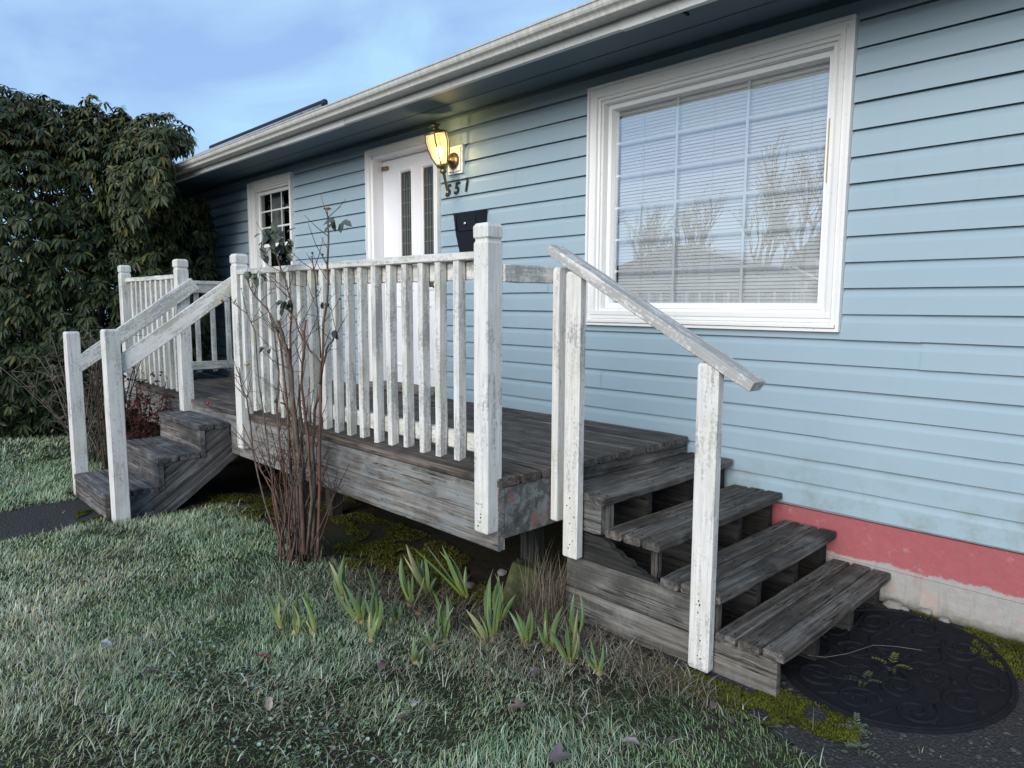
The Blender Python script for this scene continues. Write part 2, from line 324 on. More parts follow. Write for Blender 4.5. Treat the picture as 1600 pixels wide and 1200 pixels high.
    t = NT('pebble_dark'); v = t.coord('Object'); n = t.noise(v, 60, 3); MAT['pebble'] = t.fin(t.ramp(n, [(.3, (.03, .03, .03)), (.6, (.075, .073, .07)), (.8, (.16, .155, .15))]), .8, .25)
    t = NT('mossy_concrete'); v = t.coord(); n = t.noise(v, 11, 6, .7); MAT['pier'] = t.fin(t.ramp(n, [(.35, (.035, .045, .015)), (.55, (.075, .085, .04)), (.75, (.15, .15, .12))]), .95, .1, t.bump(n, .6, .01))
    # things whose colour comes per leaf / blade
    for key, rough, trans in (('grass', .75, .2), ('moss', .95, .05), ('leafy', .42, .12), ('dry', .85, .05)):
        t = NT(key + '_blades'); at = t.new('ShaderNodeAttribute', attribute_name='tint'); c = at.outputs['Color']
        t.fin(c, rough, .35 if key == 'leafy' else .2)
        MAT[key] = t.mat
    t = NT('rhododendron_leaf'); at = t.new('ShaderNodeAttribute', attribute_name='tint'); oi = t.new('ShaderNodeObjectInfo')
    hsv = t.new('ShaderNodeHueSaturation'); t.l.new(at.outputs['Color'], hsv.inputs['Color']); t.l.new(t.ramp(oi.outputs['Random'], [(0, .75), (1, 1.3)]), hsv.inputs['Value'])
    MAT['rhodo'] = t.fin(hsv.outputs[0], .55, .28)
    t = NT('rose_cane_bark'); v = t.coord('Object', (1, 1, .25)); n = t.noise(v, 40, 5, .7); n2 = t.noise(v, 5, 3)
    c = t.mix(t.ramp(n, [(.35, 0), (.65, 1)]), (.030, .023, .019), (.16, .125, .10)); c = t.mix(t.ramp(n2, [(.45, 0), (.65, .8)]), c, (.13, .050, .036)); MAT['cane'] = t.fin(c, .75, .25, t.bump(n, .5, .004))
    t = NT('dark_twig'); v = t.coord(); n = t.noise(v, 30, 4); MAT['twig'] = t.fin(t.mix(n, (.022, .016, .013), (.075, .055, .042)), .85, .2)
    t = NT('grey_bark'); v = t.coord('Object', (1, 1, .3)); n = t.noise(v, 10, 4); MAT['bark'] = t.fin(t.mix(n, (.085, .075, .066), (.20, .175, .15)), .9, .15)
    t = NT('rose_hip'); MAT['hip'] = t.fin((.22, .02, .025), .35, .5)
    t = NT('faded_petal'); MAT['petal'] = t.fin((.42, .29, .18), .8, .2)
    t = NT('neighbour_siding'); MAT['nsiding'] = t.fin((.36, .40, .44), .8, .2)
    t = NT('neighbour_roof'); MAT['nroof'] = t.fin((.34, .37, .41), .85, .2)
mk_siding(); mk_trim(); mk_paintwood(); mk_wood(); mk_misc()
def mk_lampglass():
    t = NT('lamp_glass'); t.fin((.42, .36, .22), .25, .5); t.bsdf.inputs['Emission Color'].default_value = (1.0, .86, .52, 1); t.bsdf.inputs['Emission Strength'].default_value = .2
    tr = t.new('ShaderNodeBsdfTransparent'); tr.inputs[0].default_value = (1, .86, .55, 1); mx = t.new('ShaderNodeMixShader'); mx.inputs[0].default_value = .45
    t.l.new(t.bsdf.outputs[0], mx.inputs[1]); t.l.new(tr.outputs[0], mx.inputs[2]); t.l.new(mx.outputs[0], t.out.inputs[0]); MAT['lampglass'] = t.mat
    t = NT('bulb_glow'); t.fin((1, .9, .7), .4, .3); t.bsdf.inputs['Emission Color'].default_value = (1, .80, .45, 1); t.bsdf.inputs['Emission Strength'].default_value = 5; MAT['bulb'] = t.mat
mk_lampglass()

# ------------------------------------------------------------------ ground, paths
def gnoise(x, y, s, seed=0.0): return mnoise.noise(Vector((x * s + seed, y * s - seed * 1.7, seed * .37)))
def gz(x, y):
    z = -0.425
    z += 0.03 * sstep(-3.5, -5.5, x)
    z += 0.03 * sstep(-1.9, -2.6, y) * sstep(-0.8, -1.6, x)
    under = sstep(-1.62, -1.35, y) * sstep(-1.95, -2.25, x) * sstep(-7.6, -7.2, x)
    z -= 0.035 * under
    z += 0.03 * sstep(-0.5, -0.1, y) * sstep(-2.0, -1.3, x)
    z += 0.012 * gnoise(x, y, 1.1) + 0.006 * gnoise(x, y, 4.3, 3.1)
    return z
def on_path_right(x, y):
    edge = -1.27 - 0.28 * (x + 1.45) + 0.03 * gnoise(x, y, 5, 9)
    return y > edge and x > -1.62 + 0.03 * gnoise(x, y, 6, 2)
def path_left_x(y): return -5.40 - 0.06 * (y + 2.4)
def on_path_left(x, y):
    c = path_left_x(y) + .05 * gnoise(x, y, 3, 5); return y < -2.1 and abs(x - c) < .33 + .035 * gnoise(x, y, 7, 1)

def build_ground():
    xs = np.concatenate([np.linspace(-250, -14, 14), np.linspace(-13, 2, 190), np.linspace(3, 250, 14)])
    ys = np.concatenate([np.linspace(-250, -6, 14), np.linspace(-5.5, .4, 90), np.linspace(1.5, 250, 12)])
    v = [(x, y, gz(x, y) - .006 if (-14 < x < 3 and -6 < y < 1) else -.43) for y in ys for x in xs]
    nx = len(xs); f = [(j * nx + i, j * nx + i + 1, (j + 1) * nx + i + 1, (j + 1) * nx + i) for j in range(len(ys) - 1) for i in range(nx - 1)]
    mb = MB(); mb.v, mb.f, mb.m = v, f, [0] * len(f)
    tag(part('ground', mb, MAT['soil'], smooth=True), kind='structure')
def build_path(name, x0, x1, y0, y1, inside, step=.03):
    nx, ny = int((x1 - x0) / step), int((y1 - y0) / step); idx = {}; mb = MB()
    for j in range(ny):
        for i in range(nx):
            x, y = x0 + (i + .5) * step, y0 + (j + .5) * step
            if not inside(x, y): continue
            q = []
            for (a, b) in ((i, j), (i + 1, j), (i + 1, j + 1), (i, j + 1)):
                if (a, b) not in idx:
                    X, Y = x0 + a * step, y0 + b * step; idx[(a, b)] = len(mb.v); mb.v.append((X, Y, gz(X, Y) + .004))
                q.append(idx[(a, b)])
            mb.f.append(tuple(q)); mb.m.append(0)
    tag(part(name, mb, MAT['path'], smooth=True), kind='structure')
build_ground()
build_path('path', -1.75, 1.5, -2.3, -.05, on_path_right)
build_path('garden_path', -6.3, -4.6, -4.6, -2.1, on_path_left, .035)

# ------------------------------------------------------------------ blades (grass, moss): one mesh from arrays
def blade_mesh(name, base, dirv, length, width, bend, tint, mat, segs=3):
    """base Nx3, dirv Nx2 (unit, lean direction), arrays length/width/bend (rad), tint Nx3"""
    n = len(base); tt = np.linspace(0, 1, segs + 1)
    side = np.stack([-dirv[:, 1], dirv[:, 0], np.zeros(n)], 1); lean = np.stack([dirv[:, 0], dirv[:, 1], np.zeros(n)], 1)
    V = []; a0 = bend * .25; p = base.copy(); V.append((p - side * width[:, None] * .5, p + side * width[:, None] * .5))
    for k in range(1, segs + 1):
        an = a0 + (bend - a0) * (tt[k]) ; st = (length / segs)[:, None]
        p = p + st * (lean * np.sin(an)[:, None] + np.array([0, 0, 1.]) * np.cos(an)[:, None])
        w = width * (1 - tt[k] ** 1.6) * .5
        V.append((p - side * w[:, None], p + side * w[:, None]))
    per = 2 * segs + 1
    verts = np.zeros((n, per, 3))
    for k in range(segs): verts[:, 2 * k], verts[:, 2 * k + 1] = V[k][0], V[k][1]
    verts[:, per - 1] = p
    o = (np.arange(n) * per)[:, None]
    quads = np.concatenate([o + np.array([[2 * k, 2 * k + 1, 2 * k + 3, 2 * k + 2]]) for k in range(segs - 1)], 1).reshape(-1, 4) if segs > 1 else np.zeros((0, 4), int)
    tris = (o + np.array([[2 * segs - 2, 2 * segs - 1, 2 * segs]])).reshape(-1, 3)
    me = bpy.data.meshes.new(name); nl = quads.size + tris.size; nf = len(quads) + len(tris)
    me.vertices.add(n * per); me.vertices.foreach_set('co', verts.reshape(-1)); me.loops.add(nl); me.polygons.add(nf)
    me.loops.foreach_set('vertex_index', np.concatenate([quads.reshape(-1), tris.reshape(-1)]).astype(np.int32))
    ls = np.concatenate([np.arange(len(quads)) * 4, quads.size + np.arange(len(tris)) * 3]).astype(np.int32); me.polygons.foreach_set('loop_start', ls)
    try: me.polygons.foreach_set('loop_total', np.concatenate([np.full(len(quads), 4), np.full(len(tris), 3)]).astype(np.int32))
    except Exception: pass
    me.update(calc_edges=True); me.validate()
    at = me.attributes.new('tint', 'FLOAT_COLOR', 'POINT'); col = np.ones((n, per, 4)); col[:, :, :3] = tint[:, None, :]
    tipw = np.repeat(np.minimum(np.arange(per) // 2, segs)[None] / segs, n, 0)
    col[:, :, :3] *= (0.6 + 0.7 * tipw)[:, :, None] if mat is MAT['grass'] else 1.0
    at.data.foreach_set('color', col.reshape(-1)); me.materials.append(mat)
    o_ = bpy.data.objects.new(name, me); COL.objects.link(o_); return o_
NPR = np.random.default_rng(11)
def field(x, y, s, seed):
    return np.array([gnoise(a, b, s, seed) for a, b in zip(x, y)])
DECK_X0, DECK_X1, DECK_Y, DECK_Z = -7.30, -2.195, -1.572, 0.285
def bed_amount(x, y):
    """how bare the flower bed strip in front of the deck is (1 = bare soil and litter)"""
    d = sstep(-1.82, -1.52, y + .12 * gnoise(x, y, 2.2, 4)) * sstep(-3.6, -3.1, x) * sstep(-1.25, -1.6, x)
    return d
def build_lawn():
    X, Y, Dn = [], [], []
    def scatter(x0, x1, y0, y1, dens):
        n = int((x1 - x0) * (y1 - y0) * dens); return NPR.uniform(x0, x1, n), NPR.uniform(y0, y1, n)
    chunks = []
    for (x0, x1, y0, y1, den, wd) in ((-3.6, -.2, -3.4, -1.1, 11500, .0029), (-5.2, -3.6, -3.6, -1.1, 9000, .0036), (-7.4, -5.2, -3.4, -1.9, 5200, .0052), (-12.5, -7.4, -4.2, -1.3, 2000, .0075),
                                      (-3.6, 2.2, -4.6, -3.4, 4000, .004), (-.2, 2.2, -3.4, -1.2, 2200, .004), (-12.5, -3.6, -4.6, -3.6, 2000, .006)):
        x, y = scatter(x0, x1, y0, y1, den); chunks.append((x, y, np.full(len(x), wd)))
    x = np.concatenate([c[0] for c in chunks]); y = np.concatenate([c[1] for c in chunks]); wd = np.concatenate([c[2] for c in chunks])
    keep = np.ones(len(x), bool); u = NPR.random(len(x)); zz = np.zeros(len(x))
    for i in range(len(x)):
        a, b = x[i], y[i]
        if on_path_right(a, b) or on_path_left(a, b): keep[i] = u[i] < .004; 
        elif a < -5.0 and a > -6.0 and b > -2.45: keep[i] = False
        elif b > -1.66 + .06 * gnoise(a, b, 3, 8) and a < -2.2: keep[i] = u[i] < .05 * sstep(-1.35, -1.66, b)
        elif b > -1.25 and a > -2.2: keep[i] = False
        else:
            bd = bed_amount(a, b)
            if u[i] < bd * .80: keep[i] = False
        zz[i] = gz(a, b)
    x, y, wd, zz = x[keep], y[keep], wd[keep], zz[keep]; n = len(x)
    f1 = field(x, y, 1.3, 2.0); f2 = field(x, y, 4.5, 7.0); f3 = field(x, y, .7, 5.0); fr = field(x, y, 9.0, 1.5)
    ang = 2.6 + 2.2 * f3 * 1.6 + 1.6 * f2 + NPR.normal(0, 1.0, n)
    d = np.stack([np.cos(ang), np.sin(ang)], 1)
    L = (.019 + .034 * NPR.random(n) ** 2.2) * (1 + .5 * f1 + .5 * f2 + .5 * fr) * np.where((y > -2.1) & (x > -3.2) & (x < -1.55), .62, 1.0) ; L = np.clip(L, .012, .10)
    L = np.where(wd > .005, L * 1.25, L)
    bend = np.clip(NPR.normal(1.2, .45, n), .15, 2.0)
    g = np.array([[.120, .182, .078]]) * (1 + .6 * NPR.normal(0, 1, n)[:, None] * .6)
    frost = np.clip(.30 + .5 * f2 + .35 * f1 + .3 * fr + .46 * NPR.normal(0, 1, n), 0, 1.0)[:, None] * np.where(y > -1.62, .6, 1)[:, None]
    col = g * (1 - frost) + np.array([[.42, .49, .39]]) * frost
    straw = (NPR.random(n) < np.clip(.12 + .32 * fr + .16 * f1, .02, .5))[:, None]
    col = np.where(straw, np.array([[.30, .27, .17]]) * (.6 + .7 * NPR.random((n, 1))), col)
    yel = np.clip((f2 - .28) * 2.2, 0, .55)[:, None]; col = col * (1 - yel) + np.array([[.15, .17, .06]]) * yel
    f4 = field(x, y, .55, 15.0); f5 = field(x, y, 2.4, 18.0); pal = np.clip(.5 + 1.1 * f4 + .8 * f5, 0, 1)[:, None]
    col = col * (1.08 + .34 * pal) * (np.array([[.90, 1.04, .92]]) * (1 - pal) + np.array([[1.08, 1.0, .98]]) * pal)
    col = np.clip(col, .008, .7)
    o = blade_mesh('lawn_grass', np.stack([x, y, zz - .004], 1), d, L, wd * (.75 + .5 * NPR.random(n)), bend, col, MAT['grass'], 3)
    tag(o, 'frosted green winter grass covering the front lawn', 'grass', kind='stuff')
build_lawn()
def build_thatch():
    x, y = [], []
    for (x0, x1, y0, y1, den) in ((-3.8, -.3, -3.4, -1.2, 3600), (-7.4, -3.8, -3.5, -1.6, 1900), (-11, -7.4, -4, -1.6, 500)):
        n = int((x1 - x0) * (y1 - y0) * den); x.append(NPR.uniform(x0, x1, n)); y.append(NPR.uniform(y0, y1, n))
    x, y = np.concatenate(x), np.concatenate(y)
    k = np.array([not (on_path_right(a, b) or on_path_left(a, b) or (b > -1.62 and a < -2.2) or (-6 < a < -5 and b > -2.45) or (b > -1.27 and a > -2.2)) for a, b in zip(x, y)]); x, y = x[k], y[k]; n = len(x)
    f = field(x, y, 2.2, 12); k = NPR.random(n) < np.clip(.26 + .7 * f, .03, .8); x, y = x[k], y[k]; n = len(x)
    ang = NPR.uniform(0, 6.28, n); base = np.stack([x, y, np.array([gz(a, b) for a, b in zip(x, y)]) + .006 + .02 * NPR.random(n)], 1)
    pal = np.array([[.34, .31, .22], [.26, .27, .20], [.42, .42, .36], [.20, .17, .11], [.30, .36, .28]])[NPR.integers(0, 5, n)] * (.6 + .6 * NPR.random((n, 1)))
    o = blade_mesh('thatch', base, np.stack([np.cos(ang), np.sin(ang)], 1), .03 + .07 * NPR.random(n) ** 1.5, .0018 + .0032 * NPR.random(n) ** 2, NPR.uniform(1.3, 1.95, n), pal, MAT['dry'], 3)
    tag(o, 'matted pale dead blades lying through the lawn', 'dead grass', kind='stuff')
build_thatch()
def build_moss():
    pts = []
    def blob(cx, cy, rx, ry, n, th=0.0):
        k = 0
        for _ in range(n * 3):
            a, b = R.uniform(-1, 1), R.uniform(-1, 1)
            if a * a + b * b > 1 + .5 * gnoise(cx + a * rx, cy + b * ry, 6, 3): continue
            x, y = cx + a * rx, cy + b * ry
            if gnoise(x, y, 7, 11) < th - .1: continue
            pts.append((x, y)); k += 1
            if k >= n: break
    blob(-1.24, -1.30, .26, .085, 5200, -.25); blob(-.96, -1.20, .20, .10, 4600, -.2); blob(-.44, -.18, .24, .17, 6200, -.3); blob(-.28, -.38, .14, .22, 3000, -.25); blob(-.7, -.06, .3, .03, 900, .0)
    blob(-3.1, -1.38, .75, .26, 9000, -.05); blob(-3.7, -1.1, .7, .2, 4500, -.05); blob(-4.9, -1.55, .45, .25, 5200, -.1); blob(-5.2, -2.47, .17, .10, 1500, -.05); blob(-5.0, -1.0, .6, .3, 2500, 0); blob(-2.5, -1.45, .3, .12, 1500, .05)
    P_ = np.array(pts); n = len(P_); z = np.array([gz(a, b) for a, b in P_]); f = field(P_[:, 0], P_[:, 1], 9, 2); h = field(P_[:, 0], P_[:, 1], 16, 6)
    ang = NPR.uniform(0, 6.28, n); d = np.stack([np.cos(ang), np.sin(ang)], 1)
    base = np.stack([P_[:, 0], P_[:, 1], z + .003 + .008 * np.clip(h + .3, 0, 1)], 1)
    col = np.array([[.070, .074, .009]]) * (1 + .55 * f[:, None]) * (.6 + .8 * NPR.random((n, 1)))
    col = np.where((NPR.random((n, 1)) < .15), col * np.array([[.8, 1.1, 1.2]]), col)
    o = blade_mesh('moss', base, d, .007 + .008 * NPR.random(n), .006 + .003 * NPR.random(n), NPR.uniform(.3, 1.6, n), np.clip(col, .005, .4), MAT['moss'], 2)
    tag(o, 'low yellow-green moss on the path edge and under the deck', 'moss', kind='stuff')
build_moss()

# ------------------------------------------------------------------ house
E_ = 0.127; HX0, HX1 = -18.0, 4.0; WTOP = 2.52
OPEN = {'picture': (-3.008, -1.364, .926, 2.435), 'door': (-5.62, -4.565, .29, 2.435), 'small': (-8.122, -7.062, .95, 2.44)}
house = thing('house', (-2.2, 0, -.43), 'single-storey house with pale blue lap siding and a red-painted foundation band', 'house')
def wall_core():
    mb = MB(); xs = sorted({HX0, HX1} | {v for o in OPEN.values() for v in o[:2]}); y0, y1 = .036, .16
    for a, b in zip(xs[:-1], xs[1:]):
        op = [o for o in OPEN.values() if o[0] <= a + 1e-6 and o[1] >= b - 1e-6]
        ins = .035
        if not op: mb.box(a - ins * (a != HX0), b + ins * (b != HX1), y0, y1, -.02, WTOP + .1)
        else:
            o = op[0]; mb.box(a + ins, b - ins, y0, y1, -.02, o[2] + ins); mb.box(a + ins, b - ins, y0, y1, o[3] - ins, WTOP + .1)
    return part('wall', mb, MAT['siding'], house)
wall = wall_core()
def sid_prof(za, zb, base):
    P0 = [(0.0, 0.0), (.0008, .03), (.0016, .084), (.0030, .0905), (.0075, .1005), (.0135, .109), (.0180, .1155), (.0205, .1218), (.0260, .1228), (.0260, .127)]
    out = []
    def yz(z):
        for (y0, z0), (y1, z1) in zip(P0[:-1], P0[1:]):
            if z0 <= z <= z1: return y0 + (y1 - y0) * (z - z0) / (z1 - z0)
        return P0[-1][0]
    zs = [za - base] + [z for _, z in P0 if za - base < z < zb - base] + [zb - base]
    pts = [(yz(z), z + base) for z in zs]
    if abs(za - base) < 1e-6: pts = [(.026, base + .008), (.003, base + .0045), (.0006, base + .0006)] + pts
    return pts
SEAMS = {6: [-.995], 7: [-1.02], 2: [-1.40], 3: [-1.40], 11: [.6], 15: [-6.2, .3], 9: [-6.4], 13: [-3.7], 4: [-2.9], 17: [.9]}
for _k in range(20):
    _q = random.Random(900 + _k); SEAMS[_k] = SEAMS.get(_k, []) + [x for x in (_q.uniform(-15, -9), _q.uniform(-6.9, -5.8), _q.uniform(-4.2, -3.2), _q.uniform(-.9, .4)) if _q.random() < .55]; SEAMS[_k].sort()
def build_siding():
    n = 0
    for k in range(20):
        b = k * E_; t = min(b + E_, WTOP + .01)
        rows = [(HX0, HX1, b, t)]
        for (x0, x1, z0, z1) in OPEN.values():
            nr = []
            for (a, c, zb, zt) in rows:
                if z1 <= zb or z0 >= zt or x1 <= a or x0 >= c: nr.append((a, c, zb, zt)); continue
                if a < x0: nr.append((a, x0 - .002, zb, zt))
                if x1 < c: nr.append((x1 + .002, c, zb, zt))
                if z0 > zb: nr.append((x0 - .002, x1 + .002, zb, z0 + .01))
                if z1 < zt: nr.append((x0 - .002, x1 + .002, z1 - .01, zt))
            rows = nr
        fin = []
        for (a, c, zb, zt) in rows:
            cuts = [s for s in SEAMS.get(k, []) if a + .1 < s < c - .1]; e = [a] + cuts + [c]
            for i in range(len(e) - 1): fin.append((e[i], e[i + 1] + (.02 if i < len(e) - 2 else 0), zb, zt, i % 2))
        for (a, c, zb, zt, alt) in fin:
            mb = MB(); pr = [(y + (.0022 if alt else 0), z) for y, z in sid_prof(zb, zt, b)]; m = max(1, int((c - a) / .6))
            rr = random.Random(n); wob = [(rr.uniform(-.0022, .0012), rr.uniform(-.0018, .0018)) for _ in range(m + 1)]
            vs = []
            for i in range(m + 1): vs += [(a + (c - a) * i / m, y + wob[i][0], z + wob[i][1]) for y, z in pr]
            q = len(pr); mb.add(vs, [(i * q + j, (i + 1) * q + j, (i + 1) * q + j + 1, i * q + j + 1) for i in range(m) for j in range(q - 1)])
            o = part('siding_panel', mb, MAT['siding'], wall); n += 1
            me = o.data
            if me.polygons and sum(p.normal.y * p.area for p in me.polygons) > 0: me.flip_normals()
build_siding()
def house_body():
    mb = MB(); mb.box(HX0, HX1, .012, .25, -.75, -.018); f = part('foundation', mb, MAT['found'], house)
    mb = MB(); mb.box(-1.9, HX1, .001, .0115, -.74, -.232); part('footing_ledge', mb, MAT['found'], f)
    mb = MB(); mb.box(HX0, HX1, .165, 6.2, -.6, -.5); mb.box(HX0, HX1, 6.2, 6.3, -.6, 2.6); mb.box(HX0 - .1, HX0, .165, 6.3, -.6, 2.6); mb.box(HX1, HX1 + .1, .165, 6.3, -.6, 2.6)
    mb.box(HX0, HX1, .165, 6.2, 2.6, 2.62); mb.box(HX0, HX1, 1.2, 1.25, -.5, 2.6)
    part('room_lining', mb, MAT['room'], house)
    # eave
    SF = 2.522; FY = -.60
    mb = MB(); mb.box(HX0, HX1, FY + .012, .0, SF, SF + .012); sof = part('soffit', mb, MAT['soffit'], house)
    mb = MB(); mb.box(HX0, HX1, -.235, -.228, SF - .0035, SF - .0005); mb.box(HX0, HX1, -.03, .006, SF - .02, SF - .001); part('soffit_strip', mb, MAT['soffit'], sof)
    mb = MB(); x = -2.05
    mb.box(x, x + .012, -.585, -.40, SF - .012, SF - .002); mb.box(x - .10, x, -.586, -.578, SF - .016, SF - .002); part('soffit_bracket', mb, MAT['dark'], sof)
    e = [HX0, -9.4, -6.07, -4.98, -2.3, HX1]
    fb = None
    for i in range(len(e) - 1):
        mb = MB(); o = .003 * (i % 2); mb.box(e[i], e[i + 1] - .002, FY - .02 + o, FY + .012 + o, 2.452 + .006 * (i % 2), 2.62); part('fascia_board', mb, MAT['fascia'], house)
    # K-style gutter: thin formed sheet, open above
    prof = [(-.622, 2.60), (-.622, 2.505), (-.700, 2.502), (-.712, 2.508), (-.716, 2.522), (-.722, 2.530), (-.738, 2.540), (-.744, 2.552), (-.746, 2.572), (-.752, 2.574), (-.753, 2.582), (-.742, 2.583), (-.741, 2.575),
            (-.741, 2.553), (-.735, 2.543), (-.718, 2.533), (-.712, 2.524), (-.708, 2.512), (-.699, 2.506), (-.627, 2.509), (-.627, 2.60)]
    gu = None
    for a, b in ((HX0, -7.2), (-7.2, -1.0), (-1.0, HX1)):
        mb = MB(); mb.prism(prof, a, b - .001); o = part('gutter', mb, MAT['gutter'], house); gu = gu or o
    mb = MB()
    for gx in (-7.2, -1.0): mb.prism([(y - .0015 if y < -.65 else y, z) for y, z in prof[2:12]], gx - .012, gx + .012, closed=False)
    part('gutter_joint', mb, MAT['gutter'], gu)
    # roof: main slope, plus the higher wing far left whose frosted slope shows above the gutter
    mb = MB(); Y0, Z0 = -.66, 2.585; ZR = Z0 + .50 * 4.26; ZB = Z0 - .02
    def slab(x0, x1, zr, ins=0.0):
        mb.add([(x0, Y0 + ins, Z0 + ins * .55), (x1, Y0 + ins, Z0 + ins * .55), (x1, 3.6, zr), (x0, 3.6, zr), (x0, 7.6, ZB), (x1, 7.6, ZB), (x0, Y0 + ins, ZB), (x1, Y0 + ins, ZB), (x0, 3.6, ZB), (x1, 3.6, ZB)],
               [(0, 1, 2, 3), (3, 2, 5, 4), (0, 6, 7, 1), (1, 7, 9, 2), (2, 9, 5), (0, 3, 8, 6), (3, 4, 8), (6, 8, 9, 7), (8, 4, 5, 9)])
    slab(-12.6, HX1 + .3, ZR); slab(HX0 - .3, -12.601, 4.94, .0)
    rf = part('roof', mb, MAT['shingle'], house)
    mb = MB(); mb.tube([(HX0 - .3, 3.6, 4.95), (-12.7, 3.6, 4.95), (-12.58, 3.56, 4.93), (-12.5, 3.5, 4.85)], [.055, .055, .06, .05], 8); part('ridge_cap', mb, MAT['dark'], rf)
house_body()

def build_picture_window():
    x0, x1, z0, z1 = OPEN['picture']
    mb = MB(); mb.ring(x0, x1, z0, z1, [(0, .036), (0, -.030), (.016, -.030), (.018, -.016), (.044, -.014), (.046, -.022), (.070, -.020), (.074, -.004), (.088, .000), (.090, .016)])
    w = part('picture_window', mb, MAT['trim'], house)
    mb = MB(); mb.ring(x0 + .091, x1 - .091, z0 + .091, z1 - .091, [(0, .02), (0, .010), (.018, .008), (.020, .030), (.021, .14), (.001, .14)]); part('jamb', mb, MAT['trim'], w)
    mb = MB(); mb.box(x0 + .019, x1 - .019, -.040, -.012, z0 + .020, z0 + .036); mb.box(x0 + .045, x1 - .045, -.026, .012, z0 + .068, z0 + .093); part('sill', mb, MAT['trim'], w)
    a, b, c, d = x0 + .112, x1 - .112, z0 + .112, z1 - .112
    mb = MB(); mb.ring(a, b, c, d, [(0, .075), (0, .052), (.030, .048), (.034, .082), (.034, .11), (0, .11)]); part('sash', mb, MAT['vinyl'], w)
    ga, gb, gc, gd = a + .034, b - .034, c + .034, d - .034
    nx, nz = 3, 6
    for i in range(1, nx):
        x = ga + (gb - ga) * i / nx; mb = MB(); mb.box(x - .008, x + .008, .094, .099, gc, gd); part('grille_bar', mb, MAT['vinyl'], w)
    for j in range(1, nz):
        z = gc + (gd - gc) * j / nz; mb = MB(); mb.box(ga, gb, .0935, .0985, z - .007, z + .007); part('grille_bar', mb, MAT['vinyl'], w)
    mb = MB(); mb.add([(ga - .01, .088, gc - .01), (gb + .01, .088, gc - .01), (gb + .01, .088, gd + .01), (ga - .01, .088, gd + .01)], [(0, 1, 2, 3)]); part('pane', mb, MAT['glass'], w)
    mb = MB(); X = b - .006; mb.box(X - .010, X + .005, .036, .047, 1.68, 1.99); part('latch_bar', mb, MAT['gold'], w)
    bl = thing('window_blind', ((ga + gb) / 2, .14, gd), 'white horizontal slat blind closed behind the big picture window', 'blind')
    mb = MB(); mb.box(ga - .005, gb + .005, .125, .155, gd - .022, gd + .02); part('head_rail', mb, MAT['slat'], bl)
    prof = [(-.0125, -.0045), (-.006, -.0005), (.0, .0012), (.006, .0022), (.0125, .0018)]
    mbs = MB(); vs = [(xx, y * .62, z * 1.0 + y * .98) for xx in (ga + .004, gb - .004) for y, z in prof]; mbs.add(vs, [(i, i + 1, 6 + i, 5 + i) for i in range(4)]); me = mbs.mesh('slat', True); me.materials.append(MAT['slat'])
    z = gd - .035; k = 0
    while z > gc + .012:
        M = Matrix.Translation((0, .142 + R.uniform(-.0012, .0012), z)) @ Matrix.Rotation(R.uniform(-.06, .06), 4, 'X')
        link('slat', me, None, bl, M); z -= .0205; k += 1
    mb = MB(); mb.box(ga + .004, gb - .004, .132, .152, gc - .002, gc + .010); part('bottom_rail', mb, MAT['slat'], bl)
    for f in (.14, .5, .92):
        mb = MB(); x = ga + (gb - ga) * f; mb.tube([(x, .125, gd), (x, .125, gc)], .0014, 4); part('cord', mb, MAT['slat'], bl)
build_picture_window()

def build_small_window():
    x0, x1, z0, z1 = OPEN['small']
    mb = MB(); mb.ring(x0, x1, z0, z1, [(0, .036), (0, -.030), (.016, -.030), (.02, -.016), (.068, -.014), (.072, .0), (.088, .002), (.09, .016)])
    w = part('double_hung_window', mb, MAT['trim'], house)
    mb = MB(); mb.ring(x0 + .091, x1 - .091, z0 + .091, z1 - .091, [(0, .02), (0, .010), (.02, .010), (.022, .13), (.001, .13)]); part('jamb', mb, MAT['trim'], w)
    a, b = x0 + .112, x1 - .112; zm = 1.70; top = z1 - .112; bot = z0 + .112
    for nm, c, d, y, r_ in (('upper', zm, top, .055, 3), ('lower', bot, zm + .035, .085, 3)):
        mb = MB(); mb.ring(a, b, c, d, [(0, y + .02), (0, y), (.036, y), (.038, y + .014), (.038, y + .02)]); s = part('sash', mb, MAT['vinyl'], w)
        ga, gb, gc, gd = a + .038, b - .038, c + .038, d - .038
        for i in (1, 2): mb = MB(); x = ga + (gb - ga) * i / 3; mb.box(x - .009, x + .009, y + .0125, y + .0165, gc, gd); part('grille_bar', mb, MAT['vinyl'], w)
        for j in range(1, r_): mb = MB(); z = gc + (gd - gc) * j / r_; mb.box(ga, gb, y + .012, y + .016, z - .009, z + .009); part('grille_bar', mb, MAT['vinyl'], w)
        mb = MB(); mb.add([(ga, y + .0105, gc), (gb, y + .0105, gc), (gb, y + .0105, gd), (ga, y + .0105, gd)], [(0, 1, 2, 3)]); part('pane', mb, MAT['glass_dark'], w)
    cu = MB()
    for (u, v) in ((a, a + .30), (b - .34, b)):
        n = 24; vs = []
        for i in range(n + 1): vs += [(u + (v - u) * i / n, .20 + .018 * math.sin(i * 1.9), zz) for zz in (bot, top)]
        cu.add(vs, [(2 * i, 2 * i + 2, 2 * i + 3, 2 * i + 1) for i in range(n)])
    c = part('curtain', cu, MAT['curtain'], smooth=True); tag(c, 'grey curtains drawn aside behind the small far window', 'curtain')
build_small_window()

